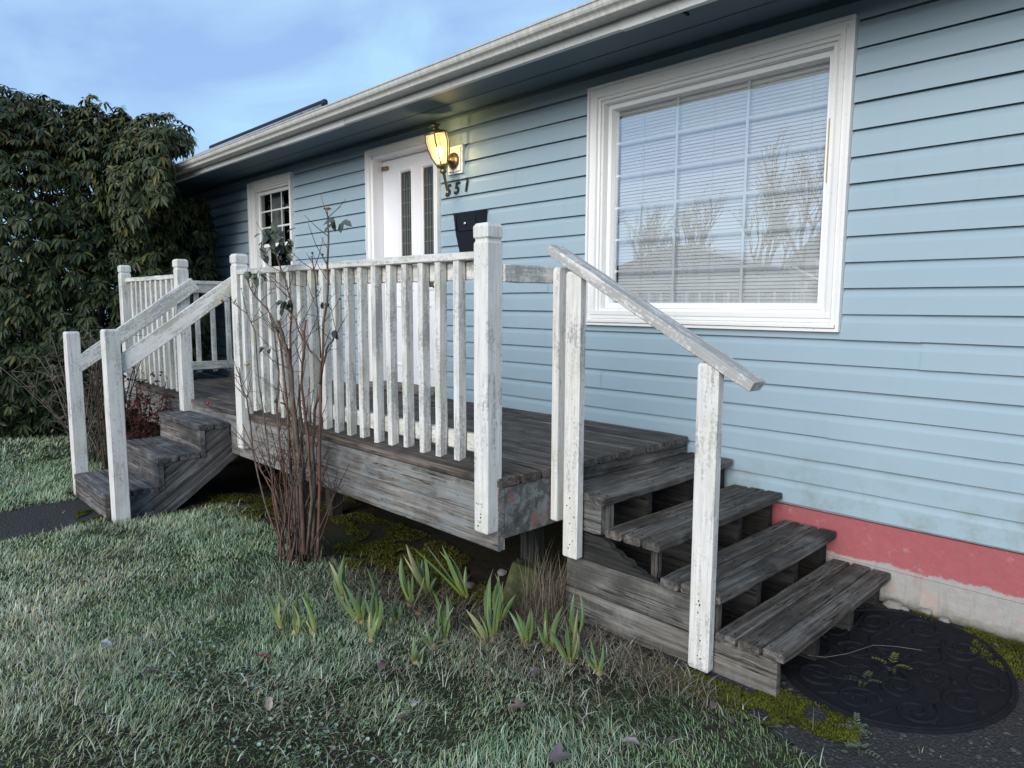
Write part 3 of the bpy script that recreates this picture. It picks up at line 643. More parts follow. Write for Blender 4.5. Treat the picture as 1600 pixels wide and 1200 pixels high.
def build_door():
    x0, x1, z0, z1 = OPEN['door']
    w = MB(); pr = [(0, .036), (0, -.032), (.014, -.032), (.018, -.022), (.050, -.018), (.054, -.006), (.062, .0), (.064, .016)]
    w.ring(x0, x1, z0 - .12, z1, pr); d = part('door', w, MAT['trim'], house)
    mb = MB(); mb.box(x0 + .065, x0 + .085, -.002, .15, z0, z1 - .065); part('jamb', mb, MAT['door'], d)
    mb = MB(); mb.box(x1 - .085, x1 - .065, -.002, .15, z0, z1 - .065); part('jamb', mb, MAT['door'], d)
    mb = MB(); mb.box(x0 + .065, x1 - .065, -.002, .15, z1 - .085, z1 - .065); part('head_jamb', mb, MAT['door'], d)
    mb = MB(); mb.box(x0 + .02, x1 - .02, -.07, .12, z0 + .0, z0 + .045); part('threshold', mb, MAT['fasciawood'], d)
    a, b, c, t = x0 + .088, x1 - .088, z0 + .05, z1 - .088; Y = .105
    ws = (b - a); gx = [(a + .22, a + .22 + .165), (b - .195 - .165, b - .195)]
    gx = [(-5.262, -5.098), (-4.934, -4.766)]; gz0, gz1 = 1.20, 2.215
    # slab built round the two glass slots
    mb = MB(); xs = [a, gx[0][0], gx[0][1], gx[1][0], gx[1][1], b]
    for i in range(5):
        if i in (1, 3): mb.box(xs[i], xs[i + 1], Y, Y + .04, c, gz0); mb.box(xs[i], xs[i + 1], Y, Y + .04, gz1, t)
        else: mb.box(xs[i], xs[i + 1], Y, Y + .04, c, t)
    part('door_slab', mb, MAT['door'], d)
    for (u, v) in gx:
        mb = MB(); mb.ring(u - .026, v + .026, gz0 - .026, gz1 + .026, [(0, Y - .001), (.004, Y - .010), (.016, Y - .012), (.022, Y - .004), (.028, Y + .002), (.028, Y + .012), (0, Y + .002)]); part('glass_moulding', mb, MAT['door'], d)
        mb = MB(); mb.box(u, v, Y + .014, Y + .02, gz0, gz1); part('leaded_pane', mb, MAT['leaded'], d)
        for f in (.30, .52, .74): mb = MB(); x = u + (v - u) * f; mb.box(x - .004, x + .004, Y + .009, Y + .0135, gz0 + .04 * (f == .52), gz1 - (.06 if f == .52 else 0)); part('came', mb, MAT['came'], d)
        for j in range(1, 8): mb = MB(); z = gz0 + (gz1 - gz0) * (j + .35) / 8.6; mb.box(u, v, Y + .010, Y + .013, z - .003, z + .003); part('came', mb, MAT['came'], d)
    for (u, v) in ((a + .14, a + .40), (b - .40, b - .14)):
        mb = MB(); mb.ring(u, v, z0 + .20, 1.06, [(0, Y + .001), (.006, Y - .008), (.022, Y - .008), (.032, Y - .002), (.036, Y + .001)]); part('door_panel', mb, MAT['door'], d)
    mb = MB(); mb.lathe([(.026, 0), (.026, .006), (.010, .010), (.010, .035), (.027, .042), (.030, .058), (.022, .068), (.0, .070)], 14, 0, Matrix.Translation((b - .065, Y, 1.22)) @ Matrix.Rotation(math.pi / 2, 4, 'X')); part('door_knob', mb, MAT['brass'], d, True)
    mb = MB(); mb.box(a + .02, a + .10, Y - .030, Y - .004, t - .085, t - .055); mb.box(a + .03, a + .045, Y - .034, Y - .028, t - .10, t - .06); part('closer_bracket', mb, MAT['brass'], d)
    mb = MB(); mb.box(x0 + .0, x0 + .012, -.038, -.0325, 1.55, 1.75); part('strike_strip', mb, MAT['trim'], d)
build_door()

# ------------------------------------------------------------------ things on the wall
def build_lantern():
    L = thing('wall_lantern', (-4.33, 0, 2.06), 'lit brass coach lantern tilting off the wall beside the front door', 'lantern')
    mb = MB(); mb.prism([(-.020, 2.075), (.006, 2.075), (.006, 2.285), (-.020, 2.285)], -4.437, -4.262); mb.prism([(-.030, 2.092), (-.0205, 2.092), (-.0205, 2.268), (-.030, 2.268)], -4.421, -4.278); part('mounting_block', mb, MAT['vinyl'], L)
    A = Vector((-4.335, -.105, 1.905)); T = Vector((-4.335, -.235, 2.405)); ax = (T - A).normalized(); q = ax.to_track_quat('Z', 'Y').to_matrix().to_4x4(); M = Matrix.Translation(A) @ q
    L0 = (T - A).length
    mb = MB(); mb.lathe([(.062, 0), (.064, .008), (.050, .018), (.030, .024), (.022, .05), (0, .052)], 20, 0, Matrix.Translation((-4.352, -.030, 2.172)) @ Matrix.Rotation(math.pi / 2, 4, 'X')); part('back_cup', mb, MAT['brass'], L, True)
    mb = MB(); mb.tube([(-4.352, -.06, 2.172), (-4.345, -.10, 2.155), (-4.337, -.14, 2.085)], [.016, .014, .013], 8); part('arm', mb, MAT['brass'], L, True)
    mb = MB(); mb.lathe([(0, 0), (.012, .004), (.014, .016), (.007, .024), (.010, .034), (.012, .15), (.017, .16), (.026, .168), (.03, .178), (.02, .19), (.024, .198), (.040, .205), (.048, .222), (.044, .232), (.0, .234)], 16, 0, M); part('tail', mb, MAT['brass'], L, True)
    k = 6; rb, rt, zb, zm, zt = .046, .094, .228, .40, .452
    prof = [(rb, zb), (rb + .022, zb + .05), (rb + .039, zb + .11), (rt, zm), (rt - .008, zt)]
    for j in range(k):
        vs = []
        for r_, z in prof:
            for f in (.04, .96):
                an = (j + f) / k * 2 * math.pi + .2; vs.append(M @ Vector((r_ * math.cos(an), r_ * math.sin(an), z)))
        mb = MB(); mb.add(vs, [(2 * i, 2 * i + 1, 2 * i + 3, 2 * i + 2) for i in range(len(prof) - 1)]); part('glass_panel', mb, MAT['lampglass'], L)
        an = j / k * 2 * math.pi + .2; mb = MB(); mb.tube([M @ Vector(((r_ + .002) * math.cos(an), (r_ + .002) * math.sin(an), z)) for r_, z in prof], .0052, 5); part('rib', mb, MAT['digit'], L)
    mb = MB(); mb.lathe([(rt - .006, zt - .002), (rt - .002, zt + .006), (.062, zt + .022), (.030, zt + .030), (.026, zt + .044), (.046, zt + .052), (.050, zt + .060), (.030, zt + .072), (.010, zt + .078), (.0, zt + .09)], 18, 0, M); part('cap', mb, MAT['brass'], L, True)
    c = M @ Vector((0, 0, .315)); mb = MB(); mb.lathe([(0, -.05), (.014, -.045), (.018, -.02), (.03, .015), (.024, .038), (0, .046)], 12, 0, Matrix.Translation(c) @ q); part('bulb', mb, MAT['bulb'], L, True)
    li = bpy.data.lights.new('lantern_light', 'POINT'); li.energy = 38.0; li.color = (1, .85, .55); li.shadow_soft_size = .03
    lo = bpy.data.objects.new('lantern_light', li); COL.objects.link(lo); lo.location = c + Vector((0, 0, .012)); setp(lo, L)
build_lantern()

def build_mailbox():
    B = thing('mailbox', (-4.06, 0, 1.40), 'black metal wall mailbox with a silver lock beside the front door', 'mailbox')
    x0, x1 = -4.262, -3.995; mb = MB()
    def lay(z, d, i): return [(x0 + i, -.002, z), (x1 - i, -.002, z), (x1 - i, -d, z), (x0 + i, -d, z)]
    lv = [lay(1.37, .055, .045), lay(1.46, .075, .026), lay(1.60, .098, .009), lay(1.742, .112, 0)]
    mb.add([q for l in lv for q in l], [(0, 3, 2, 1)] + [(a * 4 + i, a * 4 + (i + 1) % 4, a * 4 + 4 + (i + 1) % 4, a * 4 + 4 + i) for a in range(3) for i in range(4)] + [(12, 13, 14, 15)]); part('box', mb, MAT['mail'], B)
    mb = MB(); mb.add([(x0 - .002, -.002, 1.772), (x1 + .002, -.002, 1.772), (x1 + .002, -.115, 1.754), (x0 - .002, -.115, 1.754), (x0 - .002, -.002, 1.743), (x1 + .002, -.002, 1.743), (x1 + .002, -.115, 1.741), (x0 - .002, -.115, 1.741)],
                      [(0, 1, 2, 3), (4, 7, 6, 5), (3, 2, 6, 7), (0, 3, 7, 4), (1, 5, 6, 2)]); part('lid', mb, MAT['mail'], B)
    mb = MB(); mb.ring(x0 + .03, x1 - .012, 1.615, 1.732, [(0, -.100), (0, -.1135), (.003, -.1135), (.003, -.100)]); part('door_edge', mb, MAT['mail'], B)
    mb = MB(); mb.lathe([(.013, 0), (.013, .006), (.010, .009), (.004, .009), (0, .008)], 14, 0, Matrix.Translation((-4.128, -.109, 1.668)) @ Matrix.Rotation(math.pi / 2, 4, 'X')); part('lock', mb, MAT['chrome'], B, True)
build_mailbox()

def build_numbers():
    for ch, X, Z, lab in (('5', -4.492, 1.918, 'first slanted brass digit 5, left of the lantern tail'), ('5', -4.385, 1.925, 'second slanted brass digit 5, right of the lantern tail'), ('1', -4.268, 1.932, 'slanted brass digit 1 ending the house number')):
        c = bpy.data.curves.new('digit', 'FONT'); c.body = ch; c.size = .125; c.extrude = .003; c.offset = .0035; c.shear = .22
        tmp = bpy.data.objects.new('tmp', c); COL.objects.link(tmp); bpy.context.view_layer.update()
        me = bpy.data.meshes.new_from_object(tmp.evaluated_get(bpy.context.evaluated_depsgraph_get())); bpy.data.objects.remove(tmp)
        me.materials.clear(); o = link('house_digit', me, MAT['digit'], None, Matrix.Translation((X, -.006, Z)) @ Matrix.Rotation(math.pi / 2, 4, 'X'))
        tag(o, lab, 'house number', 'digits of the house number')
build_numbers()

# ------------------------------------------------------------------ deck
SEED = [100]
def sd(): SEED[0] += 1; return SEED[0]
deck = thing('porch_deck', (-4.7, -.8, -.42), 'weathered grey wooden porch deck with peeling white railings along the house', 'deck')
def plank(name, p0, p1, w, t, mat, parent, up=(0, 0, 1), **k): return lumber(name, p0, p1, w, t, MAT[mat], parent, up, sd(), **k)
def build_deck():
    n = 11; y = -.016; pitch = (DECK_Y + .016) / n
    for i in range(n):
        yc = y + pitch * (i + .5); w = abs(pitch) - .006
        j = R.choice([-4.6, -5.0, -5.4, -4.2]); x1 = DECK_X1 + R.uniform(-.004, .006); dz = R.uniform(-.002, .002)
        plank('deck_board', (DECK_X0, yc, DECK_Z - .02 + dz), (j - .002, yc, DECK_Z - .02 + dz), w, .04, 'deckwood', deck, seg=10, cham=.006)
        plank('deck_board', (j + .002, yc, DECK_Z - .02 - dz), (x1, yc, DECK_Z - .02 - dz), w, .04, 'deckwood', deck, seg=12, cham=.006)
    yf = DECK_Y + .030
    for z0, z1 in ((.106, .243), (-.045, .103)):
        plank('fascia_board', (-4.95, yf, (z0 + z1) / 2), (DECK_X1 - .012, yf, (z0 + z1) / 2), z1 - z0, .04, 'fasciawood', deck, up=(0, 1, 0), seg=14, cham=.003)
        plank('fascia_board', (DECK_X0 + .01, yf, (z0 + z1) / 2), (-4.955, yf, (z0 + z1) / 2), z1 - z0, .04, 'fasciawood', deck, up=(0, 1, 0), seg=12, cham=.003)
    plank('rim_board', (DECK_X1 - .028, -1.515, .125), (DECK_X1 - .028, -1.19, .125), .236, .038, 'flake', deck, up=(1, 0, 0), seg=4, cham=.003)
    plank('rim_board', (DECK_X1 - .028, -1.187, .125), (DECK_X1 - .028, -.02, .125), .236, .038, 'stairwood', deck, up=(1, 0, 0), seg=8, cham=.003)
    plank('rim_board', (DECK_X0 + .028, -1.515, .10), (DECK_X0 + .028, -.02, .10), .28, .038, 'fasciawood', deck, up=(1, 0, 0), seg=8, cham=.003)
    x = -6.9
    while x < -2.4: plank('joist', (x, -1.51, .14), (x, -.02, .14), .20, .038, 'shadewood', deck, up=(1, 0, 0), seg=3, cham=.002); x += .61
    for (px, py) in ((-2.42, -1.12), (-4.4, -1.12), (-6.4, -1.12), (-3.4, -.3), (-5.6, -.3)): plank('support_post', (px, py, -.52), (px, py, .05), .09, .09, 'shadewood', deck, up=(1, 0, 0), seg=3)
build_deck()

def post(name, x0, x1, y0, y1, z0, z1, parent, capped=True, mat='whitepost', lean=(0, 0)):
    """square post with chamfered top and turned-in neck groove; local x runs up the post"""
    L = z1 - z0; hx, hy = (x1 - x0) / 2, (y1 - y0) / 2; rr = random.Random(sd())
    st = [(0, .93), (.006, 1)] + [(L * f, 1) for f in (.2, .4, .6, .8)]
    if capped: st += [(L - .086, 1), (L - .076, .88), (L - .068, .88), (L - .060, 1.03), (L - .016, 1.03), (L - .002, .84), (L, .70)]
    else: st += [(L - .012, 1), (L, .86)]
    mb = MB(); vs = []; c = .10
    for i, (h, s) in enumerate(st):
        q = [(-1 + c, -1), (1 - c, -1), (1, -1 + c), (1, 1 - c), (1 - c, 1), (-1 + c, 1), (-1, 1 - c), (-1, -1 + c)]
        vs += [(h, a * hx * s + rr.uniform(-.0008, .0008), b * hy * s + rr.uniform(-.0008, .0008)) for a, b in q]
    n = len(st); mb.add(vs, [(i * 8 + j, i * 8 + (j + 1) % 8, i * 8 + 8 + (j + 1) % 8, i * 8 + 8 + j) for i in range(n - 1) for j in range(8)] + [tuple(range(7, -1, -1)), tuple(range((n - 1) * 8, n * 8))])
    U = Vector((lean[0], lean[1], 1)).normalized(); A = Vector((1, 0, 0)); A = (A - U * A.dot(U)).normalized(); B = U.cross(A)
    M = Matrix(((U.x, A.x, B.x, (x0 + x1) / 2), (U.y, A.y, B.y, (y0 + y1) / 2), (U.z, A.z, B.z, z0), (0, 0, 0, 1)))
    return part(name, mb, MAT[mat], parent, M=M)
def nails(parent, face_y, x0, x1, z0, z1, n, mat='dark'):
    mb = MB()
    for _ in range(n):
        x, z = R.uniform(x0, x1), R.uniform(z0, z1); r_ = R.uniform(.0022, .004); mb.lathe([(r_, -.0015), (r_, .0012), (0, .0014)], 7, 0, Matrix.Translation((x, face_y, z)) @ Matrix.Rotation(math.pi / 2, 4, 'X'))
    return part('nail_heads', mb, MAT[mat], parent)

def build_rails():
    P1 = post('railing_post', -2.302, -2.210, -1.622, -1.532, .045, 1.402, deck)
    nails(P1, -1.6225, -2.29, -2.235, .07, .22, 7)
    mb = MB()
    for z in (.10, .185): mb.lathe([(.011, 0), (.011, .004), (.006, .008), (0, .0085)], 10, 0, Matrix.Translation((-2.262 + .012 * (z > .15), -1.622, z)) @ Matrix.Rotation(math.pi / 2, 4, 'X'))
    part('bolt_heads', mb, MAT['whitepost'], P1)
    P2 = post('railing_post', -4.850, -4.760, -1.620, -1.530, .040, 1.395, deck)
    P3 = post('railing_post', -5.940, -5.850, -1.630, -1.540, .150, 1.405, deck)
    P4 = post('railing_post', -7.345, -7.255, -1.650, -1.560, .05, 1.408, deck)
    def section(x0, x1, xs, tag_=''):
        plank('top_rail', (x0, -1.572, 1.268), (x1, -1.572, 1.268), .092, .037, 'whitewood', deck, seg=12, jit=.002)
        plank('upper_rail', (x0, -1.546, 1.206), (x1, -1.546, 1.206), .082, .036, 'whitewood', deck, up=(0, 1, 0), seg=10)
        plank('lower_rail', (x0, -1.546, .426), (x1, -1.546, .426), .084, .036, 'whitewood', deck, up=(0, 1, 0), seg=10)
        for x in xs:
            zb = .338 + R.uniform(-.008, .008); lx = R.uniform(-.004, .004)
            o = plank('baluster', (x + lx, -1.590, zb), (x, -1.590, 1.2485), .038, .046, 'whitewood', deck, up=(0, 1, 0), seg=5, cham=.003, jit=.0012)
            me = o.data
            for v in me.vertices:      # bevelled foot
                if v.co.x < -.45: v.co.x += max(0, (v.co.z * .45))
    section(-4.760, -2.302, [-2.434 - .133 * k for k in range(18)])
    section(-7.255, -5.940, [-6.04 - .133 * k for k in range(9)])
    # railing at the far end, running to the wall
    xr = -7.285
    plank('top_rail', (xr, -1.56, 1.262), (xr, -.005, 1.262), .092, .037, 'whitewood', deck, seg=8)
    plank('upper_rail', (xr + .02, -1.56, 1.20), (xr + .02, -.005, 1.20), .082, .036, 'whitewood', deck, up=(1, 0, 0), seg=8)
    plank('lower_rail', (xr + .02, -1.56, .43), (xr + .02, -.005, .43), .084, .036, 'whitewood', deck, up=(1, 0, 0), seg=8)
    for k in range(9):
        y = -1.42 + .155 * k; plank('baluster', (xr - .025, y, .36), (xr - .025, y, 1.243), .042, .038, 'whitewood', deck, up=(1, 0, 0), seg=4, cham=.003)
    # short rail on the right end of the deck up to the stair post
    plank('end_rail', (-2.212, -1.532, 1.192), (-2.212, -1.20, 1.192), .078, .038, 'whitewood', deck, up=(1, 0, 0), seg=6)
    pa = post('railing_post', -2.192, -2.152, -1.232, -1.142, .035, 1.226, deck, capped=False)
build_rails()

# ------------------------------------------------------------------ right-hand stairs
rst = thing('wooden_stairs', (-1.6, -.6, -.44), 'open weathered plank stairs down the right end of the deck, with one white handrail', 'stairs')
def poly_x(name, pts, y0, y1, mat, parent):
    n = len(pts); mb = MB(); cx = sum(p[0] for p in pts) / n; cz = sum(p[1] for p in pts) / n
    mb.add([(a - cx, -(y1 - y0) / 2, b - cz) for a, b in pts] + [(a - cx, (y1 - y0) / 2, b - cz) for a, b in pts], [tuple(range(n)), tuple(range(2 * n - 1, n - 1, -1))] + [(i, n + i, n + (i + 1) % n, (i + 1) % n) for i in range(n)])
    return part(name, mb, MAT[mat], parent, M=Matrix.Translation((cx, (y0 + y1) / 2, cz)))
def build_right_stairs():
    tops = [(.19, -1.902), (.05, -1.612), (-.09, -1.316), (-.235, -1.05)]
    for k, (z, xf) in enumerate(tops):
        for b in range(3):
            xc = xf - .046 - b * .0965; y0 = -1.183 + R.uniform(-.012, .006); y1 = -.010 - R.uniform(.0, .012)
            dz = R.uniform(-.003, .003)
            plank('tread_board', (xc, y0, z - .02 + dz), (xc, y1, z - .02 - dz), .091, .040, 'stairwood', rst, seg=16, cham=.006, jit=.0014, sag=-.004)
    mb = MB()
    for z, xf in tops:
        for b in range(3):
            for y in (-1.15, -.78, -.40, -.07):
                for o in (-.022, .024): mb.lathe([(.0042, -.002), (.0042, .0012), (0, .0016)], 7, 0, Matrix.Translation((xf - .046 - b * .0965 + o + R.uniform(-.006, .006), y + R.uniform(-.012, .012), z + .001)))
    part('nail_heads', mb, MAT['dark'], rst)['kind'] = 'stuff'
    st = [(-2.17, -.48), (-1.09, -.48), (-1.09, -.276), (-1.355, -.276), (-1.355, -.131), (-1.65, -.131), (-1.65, .009), (-1.94, .009), (-1.94, .149), (-2.17, .149)]
    for y in (-.80, -.42, -.085): poly_x('stringer', st, y, y + .04, 'shadewood', rst)
    ys, yn = -1.135, -1.172; yc = (ys + yn) / 2
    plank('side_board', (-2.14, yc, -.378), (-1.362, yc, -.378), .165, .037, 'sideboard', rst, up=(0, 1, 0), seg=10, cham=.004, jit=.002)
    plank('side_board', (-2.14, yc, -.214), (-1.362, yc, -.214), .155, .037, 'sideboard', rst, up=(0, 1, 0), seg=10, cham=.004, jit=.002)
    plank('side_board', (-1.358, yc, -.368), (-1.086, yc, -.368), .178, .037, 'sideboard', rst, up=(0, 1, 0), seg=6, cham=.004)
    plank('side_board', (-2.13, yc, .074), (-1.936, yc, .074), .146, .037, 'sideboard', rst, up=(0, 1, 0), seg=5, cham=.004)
    poly_x('rotten_board', [(-2.14, -.135), (-1.64, -.135), (-1.655, -.122), (-1.69, -.118), (-1.71, -.104), (-1.75, -.098), (-1.77, -.075), (-1.81, -.071), (-1.835, -.05), (-1.87, -.046), (-1.89, -.022), (-1.93, -.006), (-2.14, -.002)], yn + .004, ys, 'shadewood', rst)
    for (x, z0, z1) in ((-1.375, -.30, -.135), (-1.935, .0, .149), (-1.67, -.13, .008)): plank('cleat', (x, -1.115, z0), (x, -1.115, z1), .036, .038, 'stairwood', rst, seg=3, up=(0, 1, 0))
    p = post('handrail_post', -1.432, -1.340, -1.226, -1.186, -.405, .835, rst, capped=False); nails(p, -1.2262, -1.41, -1.36, -.38, -.1, 9)
    p = post('handrail_post', -2.118, -2.030, -1.226, -1.186, -.122, 1.205, rst, capped=False); nails(p, -1.2262, -2.10, -2.045, -.08, .2, 10)
    a, b = Vector((-2.222, 0, 1.332)), Vector((-1.195, 0, .778)); d = (b - a).normalized(); nrm = Vector((-d.z, 0, d.x)); off = nrm * .022
    a, b = a - off, b - off; a.y = b.y = -1.186
    plank('handrail', a, b, .098, .044, 'greyrail', rst, up=tuple(nrm), seg=12, cham=.004, jit=.0015)
build_right_stairs()

# ------------------------------------------------------------------ front stairs (left)
lst = thing('wooden_stairs', (-5.5, -2.0, -.4), 'boxed-in weathered stairs in front of the door, between two white newel posts', 'stairs')
def build_left_stairs():
    xl, xr = -5.94, -5.082
    for z, yf, yb, a in ((.19, -1.80, -1.576, xl), (-.005, -2.088, -1.789, xl), (-.20, -2.425, -2.079, -5.882)):
        w = (yb - yf) / 2
        for k in range(2): plank('tread_board', (a, yf + w * (k + .5), z - .02), (xr, yf + w * (k + .5), z - .02), w - .005, .04, 'treadleft', lst, seg=8, cham=.005, jit=.001)
    for y, z0, z1, a in ((-1.772, -.046, .149, xl + .01), (-2.062, -.241, -.046, xl + .01), (-2.398, -.415, -.241, -5.875)): plank('riser_board', (a, y, (z0 + z1) / 2), (xr - .002, y, (z0 + z1) / 2), z1 - z0, .036, 'treadleft', lst, up=(0, 1, 0), seg=6, cham=.003)
    def side(x, nm='stringer'):
        pts = [(-2.378, -.45), (-2.07, -.46), (-1.50, -.06), (-1.576, .10), (-1.576, .149), (-1.752, .149), (-1.752, -.046), (-2.042, -.046), (-2.042, -.241), (-2.378, -.241)]
        n = len(pts); mb = MB(); L = 0
        ang = math.atan2(.40, .57); ca, sa = math.cos(ang), math.sin(ang); cy, cz = -1.95, -.15
        loc = [((a - cy) * ca + (b - cz) * sa, -(a - cy) * sa + (b - cz) * ca) for a, b in pts]      # local x along the slope so the grain follows it
        mb.add([(u, -.018, v) for u, v in loc] + [(u, .018, v) for u, v in loc], [tuple(range(n)), tuple(range(2 * n - 1, n - 1, -1))] + [(i, n + i, n + (i + 1) % n, (i + 1) % n) for i in range(n)])
        M = Matrix(((0, -1, 0, x), (ca, 0, -sa, cy), (sa, 0, ca, cz), (0, 0, 0, 1)))
        part(nm, mb, MAT['treadleft'], lst, M=M)
    side(-5.108); side(-5.90)
    post('newel_post', -5.078, -4.985, -2.386, -2.292, -.42, .888, lst, capped=False, lean=(0, .0)); post('newel_post', -5.982, -5.890, -2.408, -2.316, -.47, .846, lst, capped=False)
    plank('handrail', (-5.041, -2.338, .618), (-4.862, -1.558, 1.215), .108, .038, 'whitewood', lst, up=(1, -.23, 0), seg=8, cham=.004)
    plank('handrail', (-5.908, -2.352, .590), (-5.832, -1.505, 1.215), .108, .038, 'whitewood', lst, up=(1, -.09, 0), seg=8, cham=.004)
build_left_stairs()

# ------------------------------------------------------------------ doormat
def build_mat():
    cx, cy, ax, ay = -.86, -.58, .42, .53; z = gz(cx, cy) + .008
    G = lambda x, y: gz(x, y) + .0085
    def P(x, y, h): return (x, y, G(x, y) + h)
    mat_ = thing('doormat', (cx, cy, z), 'oval black rubber scroll doormat lying at the foot of the plank stairs', 'doormat')
    mb = MB(); n = 72
    rings = [(1.0, -.010), (1.0, .001), (.985, .005), (.95, .005), (.94, .002), (.8, .002), (.65, .002), (.5, .002), (.3, .002), (.15, .002)]
    vs = []
    for s, h in rings: vs += [P(cx + ax * s * math.cos(2 * math.pi * i / n), cy + ay * s * math.sin(2 * math.pi * i / n), h) for i in range(n)]
    vs.append(P(cx, cy, .002)); k = len(rings)
    mb.add(vs, [(r * n + i, r * n + (i + 1) % n, (r + 1) * n + (i + 1) % n, (r + 1) * n + i) for r in range(k - 1) for i in range(n)] + [((k - 1) * n + i, (k - 1) * n + (i + 1) % n, k * n) for i in range(n)]); part('base', mb, MAT['rubber'], mat_)
    def scroll(px, py, r0, turns, start, flip, lead=0.0):
        pts = []; m = 26
        for i in range(m):
            f = i / (m - 1); an = start + flip * turns * 2 * math.pi * f; r_ = r0 * (1 - .82 * f); pts.append(P(cx + ax * (px + r_ * math.cos(an)), cy + ay * (py + r_ * math.sin(an)), .0015))
        mb = MB(); mb.tube(pts, [.010 * (1 - .4 * i / m) for i in range(m)], 6); part('scroll', mb, MAT['rubber'], mat_, True)
    for q in range(10):
        a = 2 * math.pi * q / 10 + .3; scroll(.72 * math.cos(a), .72 * math.sin(a), .19, 1.5, a + 2.0, 1 if q % 2 else -1)
    for q in range(6):
        a = 2 * math.pi * q / 6; scroll(.36 * math.cos(a), .36 * math.sin(a), .17, 1.3, a, -1 if q % 2 else 1)
    scroll(0, 0, .14, 1.6, 0, 1)
    mb = MB()
    mb.tube([P(cx + ax * .96 * math.cos(2 * math.pi * i / 60), cy + ay * .96 * math.sin(2 * math.pi * i / 60), .002) for i in range(61)], .008, 6); part('rim', mb, MAT['rubber'], mat_, True)
    for q in range(12):
        a = 2 * math.pi * q / 12; mb = MB(); mb.tube([P(cx + ax * r_ * math.cos(a + .35 * math.sin(r_ * 5)), cy + ay * r_ * math.sin(a + .35 * math.sin(r_ * 5)), -.001) for r_ in (.15, .3, .45, .6, .75, .9)], .008, 5); part('rib', mb, MAT['rubber'], mat_, True)
build_mat()

# ------------------------------------------------------------------ plants
def tinted(name, mb, cols, mat, parent=None, smooth=False, M=None):
    """mesh whose faces carry a leaf colour (cols: one per vertex)"""
    me = bpy.data.meshes.new(name); me.from_pydata(mb.v, [], mb.f); me.update()
    at = me.attributes.new('tint', 'FLOAT_COLOR', 'POINT'); at.data.foreach_set('color', [c for q in cols for c in (*q, 1.0)])
    if smooth: me.polygons.foreach_set('use_smooth', [True] * len(me.polygons))
    return link(name, me, mat, parent, M)
def leaf_geo(mb, cols, base, d, up, L, W, col, droop=.5, fold=.25, lv=(.3, .68)):
    d = Vector(d).normalized(); up = Vector(up); s = d.cross(up)
    if s.length < 1e-4: s = d.cross(Vector((1, .2, 0)))
    s.normalize(); n = s.cross(d)
    o = len(mb.v); base = Vector(base)
    def at(f): return base + d * (L * f) - Vector((0, 0, 1)) * (droop * L * f * f)
    mb.v.append(tuple(base))
    for f, w in zip(lv, (.9, .95)):
        c = at(f); e = s * (W * .5 * w); lift = n * (W * fold * .5)
        mb.v += [tuple(c - e + lift), tuple(c), tuple(c + e + lift)]
    mb.v.append(tuple(at(1)))
    mb.f += [(o, o + 2, o + 1), (o, o + 3, o + 2), (o + 1, o + 2, o + 5, o + 4), (o + 2, o + 3, o + 6, o + 5), (o + 4, o + 5, o + 7), (o + 5, o + 6, o + 7)]
    mb.m += [0] * 6; cols += [col] * 8
def rhodo_whorl(mb, cols, c, axis, rr, scale=1.0, olive=.2):
    scale *= rr.uniform(.8, 1.2)
    axis = Vector(axis).normalized(); a = axis.orthogonal().normalized(); b = axis.cross(a); k = rr.randint(8, 11)
    for j in range(k):
        an = 2 * math.pi * (j + rr.uniform(-.25, .25)) / k; el = rr.uniform(-.35, .35)
        d = (a * math.cos(an) + b * math.sin(an)) * math.cos(el) + axis * math.sin(el)
        d = d + Vector((0, 0, -rr.uniform(.0, .6)))
        g = rr.random()
        col = (.030, .046, .015) if g > olive else (.086, .082, .020)
        if g < olive * .07: col = (.10, .06, .022)
        v = rr.uniform(.55, 1.5); col = tuple(x * v for x in col)
        leaf_geo(mb, cols, Vector(c) + d.normalized() * .012, d, axis, scale * rr.uniform(.068, .115), scale * rr.uniform(.026, .038), col, droop=rr.uniform(.2, .7))
